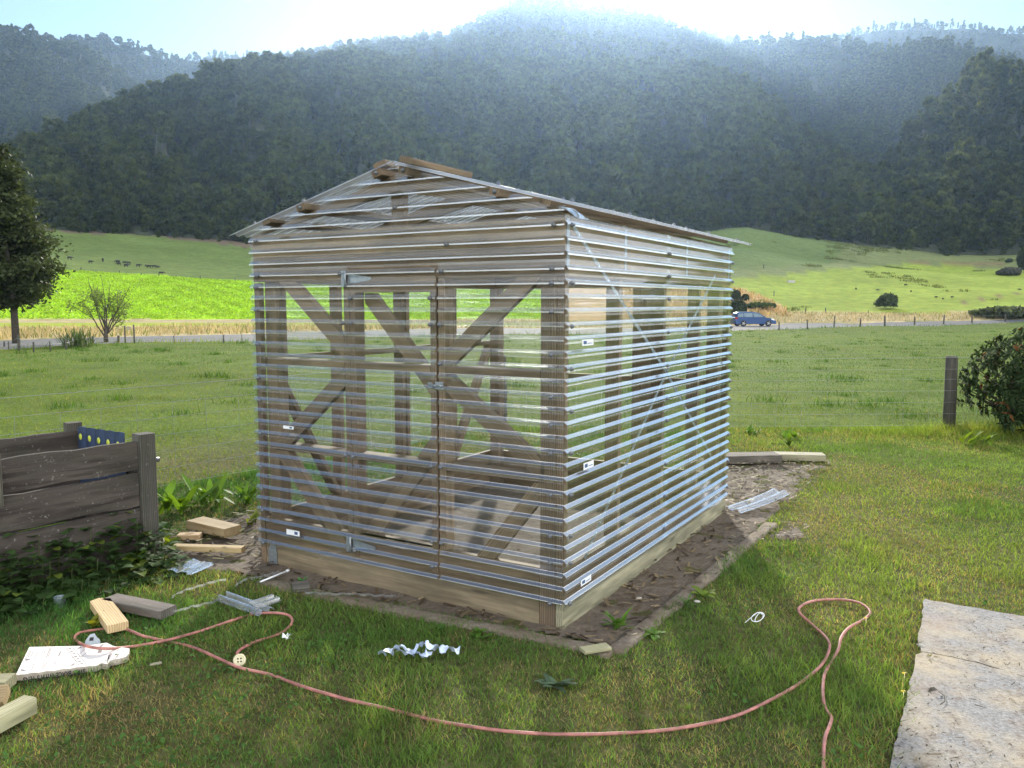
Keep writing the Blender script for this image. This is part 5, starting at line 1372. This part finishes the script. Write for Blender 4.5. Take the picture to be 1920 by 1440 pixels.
# dark clods and stock on the right-hand field
for i, (px, py) in enumerate(((1698, 536), (1708, 548), (1646, 546), (1605, 543), (1755, 559), (1785, 559), (1768, 562), (1912, 545))):
    o = c0.copy(); COL.objects.link(o); o.location = gp(px, py); o.rotation_euler = (0, 0, i * 1.3); k = .30 * (o.location.y / 150); o.scale = (k, k, k)
    put(o, 'tiny dark animal grazing on the sunlit field across the road', 'animal', 'tiny dark animals on the sunlit field')
# ================================================================== HILLS AND FOREST
def crest(pts, tree=0.35):
    a = np.array([az_el(x, y) for x, y in pts]); a[:, 1] -= tree; return a
LAY = {  # foot distance, crest distance, crest line in the photo, height slope behind, tree spacing, noise
 'A': (258, 600, [(-420, 420), (-150, 340), (0, 282), (60, 252), (140, 217), (215, 177), (300, 148), (390, 118), (480, 104), (560, 97), (640, 92), (740, 97), (850, 103), (1000, 107), (1150, 104), (1250, 110), (1320, 118), (1390, 138), (1440, 172), (1490, 220), (1540, 250), (1600, 300), (1660, 345), (1720, 400), (1780, 450), (1850, 520)]),
 'A2': (590, 840, [(400, 150), (480, 112), (600, 88), (700, 68), (850, 58), (1000, 50), (1150, 55), (1250, 80), (1330, 110), (1400, 150)]),
 'B': (800, 1350, [(480, 130), (560, 92), (600, 80), (700, 66), (800, 60), (840, 56), (880, 37), (925, 12), (950, 0), (1000, -12), (1050, -8), (1100, 5), (1170, 8), (1230, 26), (1290, 47), (1340, 68), (1400, 82), (1480, 110), (1560, 160)]),
 'C': (640, 1150, [(1180, 170), (1250, 112), (1340, 78), (1450, 60), (1540, 60), (1620, 71), (1680, 82), (1740, 110), (1800, 150), (1900, 220)]),
 'D': (560, 980, [(1440, 400), (1480, 335), (1540, 205), (1580, 142), (1640, 94), (1720, 68), (1800, 70), (1850, 86), (1900, 98), (1960, 110), (2130, 150), (2300, 220)]),
 'E': (262, 480, [(1500, 470), (1560, 410), (1620, 330), (1690, 264), (1700, 228), (1740, 184), (1790, 154), (1830, 110), (1900, 107), (1960, 97), (2100, 90), (2300, 110), (2500, 160)]),
 'F': (1300, 1750, [(1440, 110), (1500, 78), (1550, 60), (1640, 42), (1720, 35), (1790, 37), (1870, 45), (1920, 45), (2050, 52), (2300, 70)]),
 'G': (640, 1150, [(-420, 40), (-200, 22), (-100, 26), (0, 42), (60, 51), (110, 67), (180, 93), (230, 128), (270, 162), (310, 205), (350, 265), (390, 340)]),
 'H': (950, 1450, [(20, 110), (60, 82), (110, 66), (190, 61), (250, 76), (320, 97), (370, 113), (400, 132), (450, 175), (500, 230)]),
 'I': (1350, 1760, [(280, 130), (330, 103), (355, 97), (400, 91), (440, 93), (540, 91), (600, 86), (700, 68), (760, 63), (830, 60), (900, 80)]),
 'J': (1350, 1760, [(1200, 80), (1240, 62), (1290, 45), (1330, 51), (1375, 63), (1420, 78), (1470, 100)]),
}
for k in LAY: LAY[k] = (LAY[k][0], LAY[k][1], crest(LAY[k][2], 0.0))
TREE_H = {'A': 10, 'A2': 10.5, 'B': 11, 'C': 10.5, 'D': 10.5, 'E': 10, 'F': 12, 'G': 10.5, 'H': 11, 'I': 12, 'J': 12}
def hill_layers(x, y):
    r = np.hypot(x, y); az = np.degrees(np.arctan2(x, y)); outs = []
    for k, (rf, rc, cr) in LAY.items():
        wob = (fbm(az * .8 + 3, r * 0 + ord(k[0]), 3, 5) - .5)
        rf_ = rf * (1 + (.10 * wob if k not in 'AE' else .03 * wob)); 
        e = np.interp(az, cr[:, 0], cr[:, 1]); ok = (az >= cr[0, 0]) & (az <= cr[-1, 0])
        # lower parts of a spur come nearer
        emax = cr[:, 1].max(); rcc = rf_ + (rc - rf_) * np.clip(.35 + .65 * (np.maximum(e, .2) / emax), .3, 1)
        hc = CAMH + rcc * np.tan(np.radians(e)) - TREE_H[k]; z0 = hbase(x * rf_ / np.maximum(r, 1), y * rf_ / np.maximum(r, 1))
        t = (r - rf_) / (rcc - rf_)
        up = z0 + (hc - z0) * np.clip(t, 0, 1) ** (.95 if k in ('A', 'E') else 1.0)
        gul = (fbm(az * .55 + r * .006 + wob * 2, r / 420., 4, 13 + ord(k[-1])) - .50) * 150 * np.sin(np.pi * np.clip(t, 0, 1)) * (rc / 900) ** .5
        up = np.maximum(up + np.minimum(gul, 0), z0 + .4 + (hc - z0) * np.clip(t, 0, 1) * .45)
        dn = hc - (r - rcc) * (.42 if k != 'A' else .30)
        z = np.where(t < 0, -60, np.where(t <= 1, up, dn)); z = np.where(ok, z, -60)
        outs.append(z)
    return np.stack(outs, 0)
hr = np.concatenate([np.arange(252, 660, 6), np.arange(660, 1000, 10), np.arange(1000, 2300, 18)]); ha = np.arange(-47, 47.01, .35)
Rh, Ah = np.meshgrid(hr, np.radians(ha), indexing='ij'); hx = (Rh * np.sin(Ah)).ravel(); hy = (Rh * np.cos(Ah)).ravel()
HL = hill_layers(hx, hy); hz = np.maximum(HL.max(0), hbase(hx, hy) - 1.5)
ids = np.arange(len(hx)).reshape(Rh.shape); q = np.stack([ids[:-1, :-1], ids[:-1, 1:], ids[1:, 1:], ids[1:, :-1]], -1).reshape(-1, 4)[:, ::-1]
m, nt, out = mat('forest_floor'); pos = N(nt, 'ShaderNodeNewGeometry').outputs['Position']
n1 = noi(nt, pos, .12, 5, .7); princ(nt, out, ramp(nt, n1, [(.3, (.02, .028, .014)), (.7, (.05, .06, .028))]), 1.0, n1, 1.0, 3.0)
o = npmesh('hills', np.stack([hx, hy, hz], 1), q, m, None, True); tag(o, kind='structure')
# tree kinds, scattered over the hills as one forest
M['forest'] = leafmat('forest_leaves', .62, .7, vs=.02, var=.25, spec=.05, tcol=(2.6, 2.3, .95))
nt = M['forest'].node_tree; oi = N(nt, 'ShaderNodeObjectInfo'); pb = [q for q in nt.nodes if q.type == 'BSDF_PRINCIPLED'][0]; src = pb.inputs['Base Color'].links[0].from_socket
mc = mixc(nt, 1.0, src, ramp(nt, oi.outputs['Random'], [(0, (.6, .66, .7)), (.35, (.85, .9, .85)), (.7, (1.1, 1.08, .95)), (1, (1.45, 1.35, 1.1))]), 'MULTIPLY'); nt.links.new(mc, pb.inputs['Base Color'])
def forest_tree(seed, conic):
    g = np.random.default_rng(seed); P = []; Cc = []; O = []
    nl = 26
    for k in range(nl):
        zf = g.uniform(0, 1); 
        if conic: rad = (1 - zf) ** .7 * 2.2 + .2; c = np.array([0, 0, 1.5 + zf * 10.5])
        else: rad = math.sqrt(max(0, 1 - (2 * zf - 1) ** 2)) * 2.9 + .2; c = np.array([0, 0, 3.2 + zf * 6.2])
        a = g.uniform(0, 6.28); rr_ = rad * g.uniform(.45, 1.0); c = c + np.array([rr_ * math.cos(a), rr_ * math.sin(a), 0]); s = g.uniform(.75, 1.35) * (1.0 if not conic else .8)
        m_ = 26; d = g.normal(size=(m_, 3)); d /= np.linalg.norm(d, axis=1)[:, None]; d[:, 2] = np.abs(d[:, 2]) * .9 - .25
        P.append(c + d * s); O.append(d); v = g.uniform(.55, 1.45); Cc.append(np.repeat(np.array([[.05 * v, .064 * v, .028 * v]]), m_, 0))
    P = np.concatenate(P); O = np.concatenate(O); Cc = np.concatenate(Cc); n = len(P)
    nrm = O + g.normal(size=O.shape) * .45; nrm /= np.linalg.norm(nrm, axis=1)[:, None]
    a = np.cross(nrm, g.normal(size=O.shape)); a /= np.linalg.norm(a, axis=1)[:, None]; b_ = np.cross(nrm, a)
    s = g.uniform(.35, .75, n)[:, None]
    V = np.stack([P - a * s * 1.2, P + b_ * s * .8, P + a * s * 1.2, P - b_ * s * .8], 1).reshape(-1, 3)
    F = np.arange(n * 4).reshape(-1, 4); col = np.repeat(Cc, 4, 0)
    # trunk
    tr = np.array([(-.22, -.22, -3), (.22, -.22, -3), (.22, .22, -3), (-.22, .22, -3), (-.08, -.08, 9), (.08, -.08, 9), (.08, .08, 9), (-.08, .08, 9)], float); k = len(V)
    V = np.concatenate([V, tr]); F = np.concatenate([F, np.array([[0, 1, 5, 4], [1, 2, 6, 5], [2, 3, 7, 6], [3, 0, 4, 7]]) + k]); col = np.concatenate([col, np.repeat([[.1, .09, .075]], 8, 0)])
    me = npmesh(None, V, F, M['forest'], col); return me
tc = bpy.data.collections.new('forest_tree_kinds')
for i in range(8):
    ob = bpy.data.objects.new('forest_tree_kind', forest_tree(100 + i, i % 4 == 3)); tc.objects.link(ob)
def scatter(r0, r1, sp, half=38):
    n = int((math.radians(2 * half) / 2 * (r1**2 - r0**2)) / sp**2)
    r = np.sqrt(rng.uniform(r0**2, r1**2, n)); a = np.radians(rng.uniform(-half, half, n)); return r * np.sin(a), r * np.cos(a)
PX, PY, SCL = [], [], []
for (r0, r1, sp, s) in ((252, 276, 3.4, .55), (256, 420, 4.6, 1.12), (420, 700, 5.1, 1.12), (700, 1000, 6.0, 1.12), (1000, 1500, 7.6, 1.2), (1500, 1800, 7.8, 1.15)):
    x, y = scatter(r0, r1, sp); PX.append(x); PY.append(y); SCL.append(np.full(len(x), s))
x = np.concatenate(PX); y = np.concatenate(PY); s = np.concatenate(SCL)
z = np.maximum(hill_layers(x, y).max(0), -50); hb = hbase(x, y); k = (z > hb + .3) | ((np.hypot(x, y) < 276) & (fbm(x / 9, y / 9, 2, 44) > .5)); z = np.maximum(z, hb); x, y, z, s = x[k], y[k], z[k], s[k]
# leave out trees hidden behind nearer ground from all around the camera
r = np.hypot(x, y); az = np.degrees(np.arctan2(x, y)); gA = np.arange(-47, 47.01, .35)
EL = np.degrees(np.arctan2(hz.reshape(Rh.shape) - CAMH, Rh)); run = np.maximum.accumulate(EL, 0)
ia = np.clip(((az + 47) / .35).round().astype(int), 0, len(ha) - 1); ir = np.clip(np.searchsorted(hr, r - 14) - 1, 0, len(hr) - 1)
k = np.degrees(np.arctan2(z + 15 * s - CAMH, r)) > run[ir, ia] - .5; x, y, z, s, r = x[k], y[k], z[k], s[k], r[k]
n = len(x); print('forest trees', n)
me = bpy.data.meshes.new('forest'); me.vertices.add(n); me.vertices.foreach_set('co', np.stack([x, y, z - .6], 1).astype(np.float32).ravel())
foot = sstep(256, 285, r)
sc = s * (.6 + .5 * rng.uniform(0, 1, n) ** 1.4) * (.6 + .4 * foot)
A_ = me.attributes.new('kind', 'INT', 'POINT'); A_.data.foreach_set('value', np.where(rng.uniform(0, 1, n) < .22 + .3 * (x / y > .42), rng.choice([3, 7], n), rng.choice([0, 1, 2, 4, 5, 6], n)).astype(np.int32))
A_ = me.attributes.new('turn', 'FLOAT_VECTOR', 'POINT'); A_.data.foreach_set('vector', np.stack([rng.normal(0, .06, n), rng.normal(0, .06, n), rng.uniform(0, 6.28, n)], 1).astype(np.float32).ravel())
A_ = me.attributes.new('size', 'FLOAT_VECTOR', 'POINT'); A_.data.foreach_set('vector', (sc[:, None] * np.stack([rng.uniform(.8, 1.25, n), rng.uniform(.8, 1.25, n), rng.uniform(.8, 1.25, n)], 1)).astype(np.float32).ravel())
fo = link('forest', me); tag(fo, kind='stuff')
ng = bpy.data.node_groups.new('forest_scatter', 'GeometryNodeTree')
ng.interface.new_socket('Geometry', in_out='INPUT', socket_type='NodeSocketGeometry'); ng.interface.new_socket('Geometry', in_out='OUTPUT', socket_type='NodeSocketGeometry')
gi = ng.nodes.new('NodeGroupInput'); go = ng.nodes.new('NodeGroupOutput'); ip = ng.nodes.new('GeometryNodeInstanceOnPoints'); ci = ng.nodes.new('GeometryNodeCollectionInfo')
ci.inputs['Collection'].default_value = tc; ci.inputs['Separate Children'].default_value = True; ci.inputs['Reset Children'].default_value = True
def na(name, t):
    q = ng.nodes.new('GeometryNodeInputNamedAttribute'); q.data_type = t; q.inputs['Name'].default_value = name; return q.outputs['Attribute']
ip.inputs['Pick Instance'].default_value = True
er = ng.nodes.new('FunctionNodeEulerToRotation')
ng.links.new(gi.outputs[0], ip.inputs['Points']); ng.links.new(ci.outputs[0], ip.inputs['Instance']); ng.links.new(na('kind', 'INT'), ip.inputs['Instance Index'])
ng.links.new(na('turn', 'FLOAT_VECTOR'), er.inputs[0]); ng.links.new(er.outputs[0], ip.inputs['Rotation']); ng.links.new(na('size', 'FLOAT_VECTOR'), ip.inputs['Scale']); ng.links.new(ip.outputs[0], go.inputs[0])
md = fo.modifiers.new('scatter', 'NODES'); md.node_group = ng

# ================================================================== SKY, SUN, AIR, CAMERA
SUN_AZ, SUN_EL = 3.0, 21.2
w = bpy.data.worlds.new('World'); SC.world = w; w.use_nodes = True; nt = w.node_tree; nt.nodes.clear()
sky = nt.nodes.new('ShaderNodeTexSky'); sky.sky_type = 'NISHITA'; sky.sun_disc = False; sky.sun_elevation = R(SUN_EL); sky.sun_rotation = R(SUN_AZ)
sky.altitude = 50; sky.air_density = 1.0; sky.dust_density = DUST; sky.ozone_density = 1.0
# clear sky ahead, unseen bright cloud added behind and at right for fill light, a few wisps over the right-hand ridge
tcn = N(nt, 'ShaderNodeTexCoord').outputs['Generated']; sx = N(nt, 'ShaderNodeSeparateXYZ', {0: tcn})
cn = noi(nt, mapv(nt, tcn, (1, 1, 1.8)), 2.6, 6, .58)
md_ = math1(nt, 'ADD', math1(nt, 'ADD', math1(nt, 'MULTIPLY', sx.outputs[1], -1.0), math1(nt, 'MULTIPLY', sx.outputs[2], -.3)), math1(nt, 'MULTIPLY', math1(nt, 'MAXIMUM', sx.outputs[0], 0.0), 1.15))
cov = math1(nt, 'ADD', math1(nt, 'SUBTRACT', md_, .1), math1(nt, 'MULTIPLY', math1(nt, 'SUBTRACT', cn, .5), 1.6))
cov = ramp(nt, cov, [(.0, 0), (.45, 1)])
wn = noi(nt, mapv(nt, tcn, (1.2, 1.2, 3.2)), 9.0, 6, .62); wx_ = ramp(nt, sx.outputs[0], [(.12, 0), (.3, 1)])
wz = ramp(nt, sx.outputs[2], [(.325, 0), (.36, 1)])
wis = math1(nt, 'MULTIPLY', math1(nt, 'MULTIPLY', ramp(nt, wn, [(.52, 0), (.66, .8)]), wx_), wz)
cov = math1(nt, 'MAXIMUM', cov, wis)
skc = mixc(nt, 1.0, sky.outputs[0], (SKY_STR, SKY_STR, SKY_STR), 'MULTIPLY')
bg = N(nt, 'ShaderNodeBackground', {0: mixc(nt, cov, skc, (CLOUD_FILL, CLOUD_FILL * .985, CLOUD_FILL * .95)), 1: 1.0})
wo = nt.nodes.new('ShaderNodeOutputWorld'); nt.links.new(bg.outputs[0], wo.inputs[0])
sl = bpy.data.lights.new('sun', 'SUN'); sl.energy = SUN_STR; sl.angle = R(2.0); sl.color = (1.0, .93, .80)
so = bpy.data.objects.new('sun', sl); COL.objects.link(so)
sd = Vector((math.sin(R(SUN_AZ)) * math.cos(R(SUN_EL)), math.cos(R(SUN_AZ)) * math.cos(R(SUN_EL)), math.sin(R(SUN_EL))))
so.rotation_euler = sd.to_track_quat('Z', 'Y').to_euler(); so.location = sd * 50
if HAZE > 0:
    a_, c_ = (-3900, -3900, -4), (3900, 3900, 560)
    b = MB(); b.add([((a_, c_)[i & 1][0], (a_, c_)[i >> 1 & 1][1], (a_, c_)[i >> 2][2]) for i in range(8)], [(0, 2, 3, 1), (4, 5, 7, 6), (0, 1, 5, 4), (2, 6, 7, 3), (0, 4, 6, 2), (1, 3, 7, 5)])
    m, nt, out = mat('pale_air'); pv = N(nt, 'ShaderNodeVolumePrincipled', {'Color': HAZE_C, 'Density': HAZE, 'Anisotropy': HAZE_G}); nt.links.new(pv.outputs[0], out.inputs['Volume'])
    o = b.build('haze', m); tag(o, kind='stuff')
cam = bpy.data.cameras.new('camera'); co = bpy.data.objects.new('camera', cam); COL.objects.link(co)
cam.sensor_width = 36; cam.lens = FPX / 1920 * 36; cam.clip_end = 30000; cam.clip_start = .05
co.location = (0, 0, CAMH); co.rotation_euler = (math.pi / 2 - PITCH, 0, 0); SC.camera = co
SC.view_settings.view_transform = 'Standard'; SC.view_settings.look = 'None'; SC.view_settings.exposure = EXPO; SC.view_settings.gamma = 1
if WB: SC.view_settings.use_white_balance = True; SC.view_settings.white_balance_temperature = WB
cy = SC.cycles; cy.use_denoising = True; cy.max_bounces = 10; cy.transparent_max_bounces = 40; cy.diffuse_bounces = 3; cy.glossy_bounces = 3; cy.transmission_bounces = 4; cy.volume_bounces = 1
cy.sample_clamp_indirect = 8; cy.caustics_reflective = False; cy.caustics_refractive = False
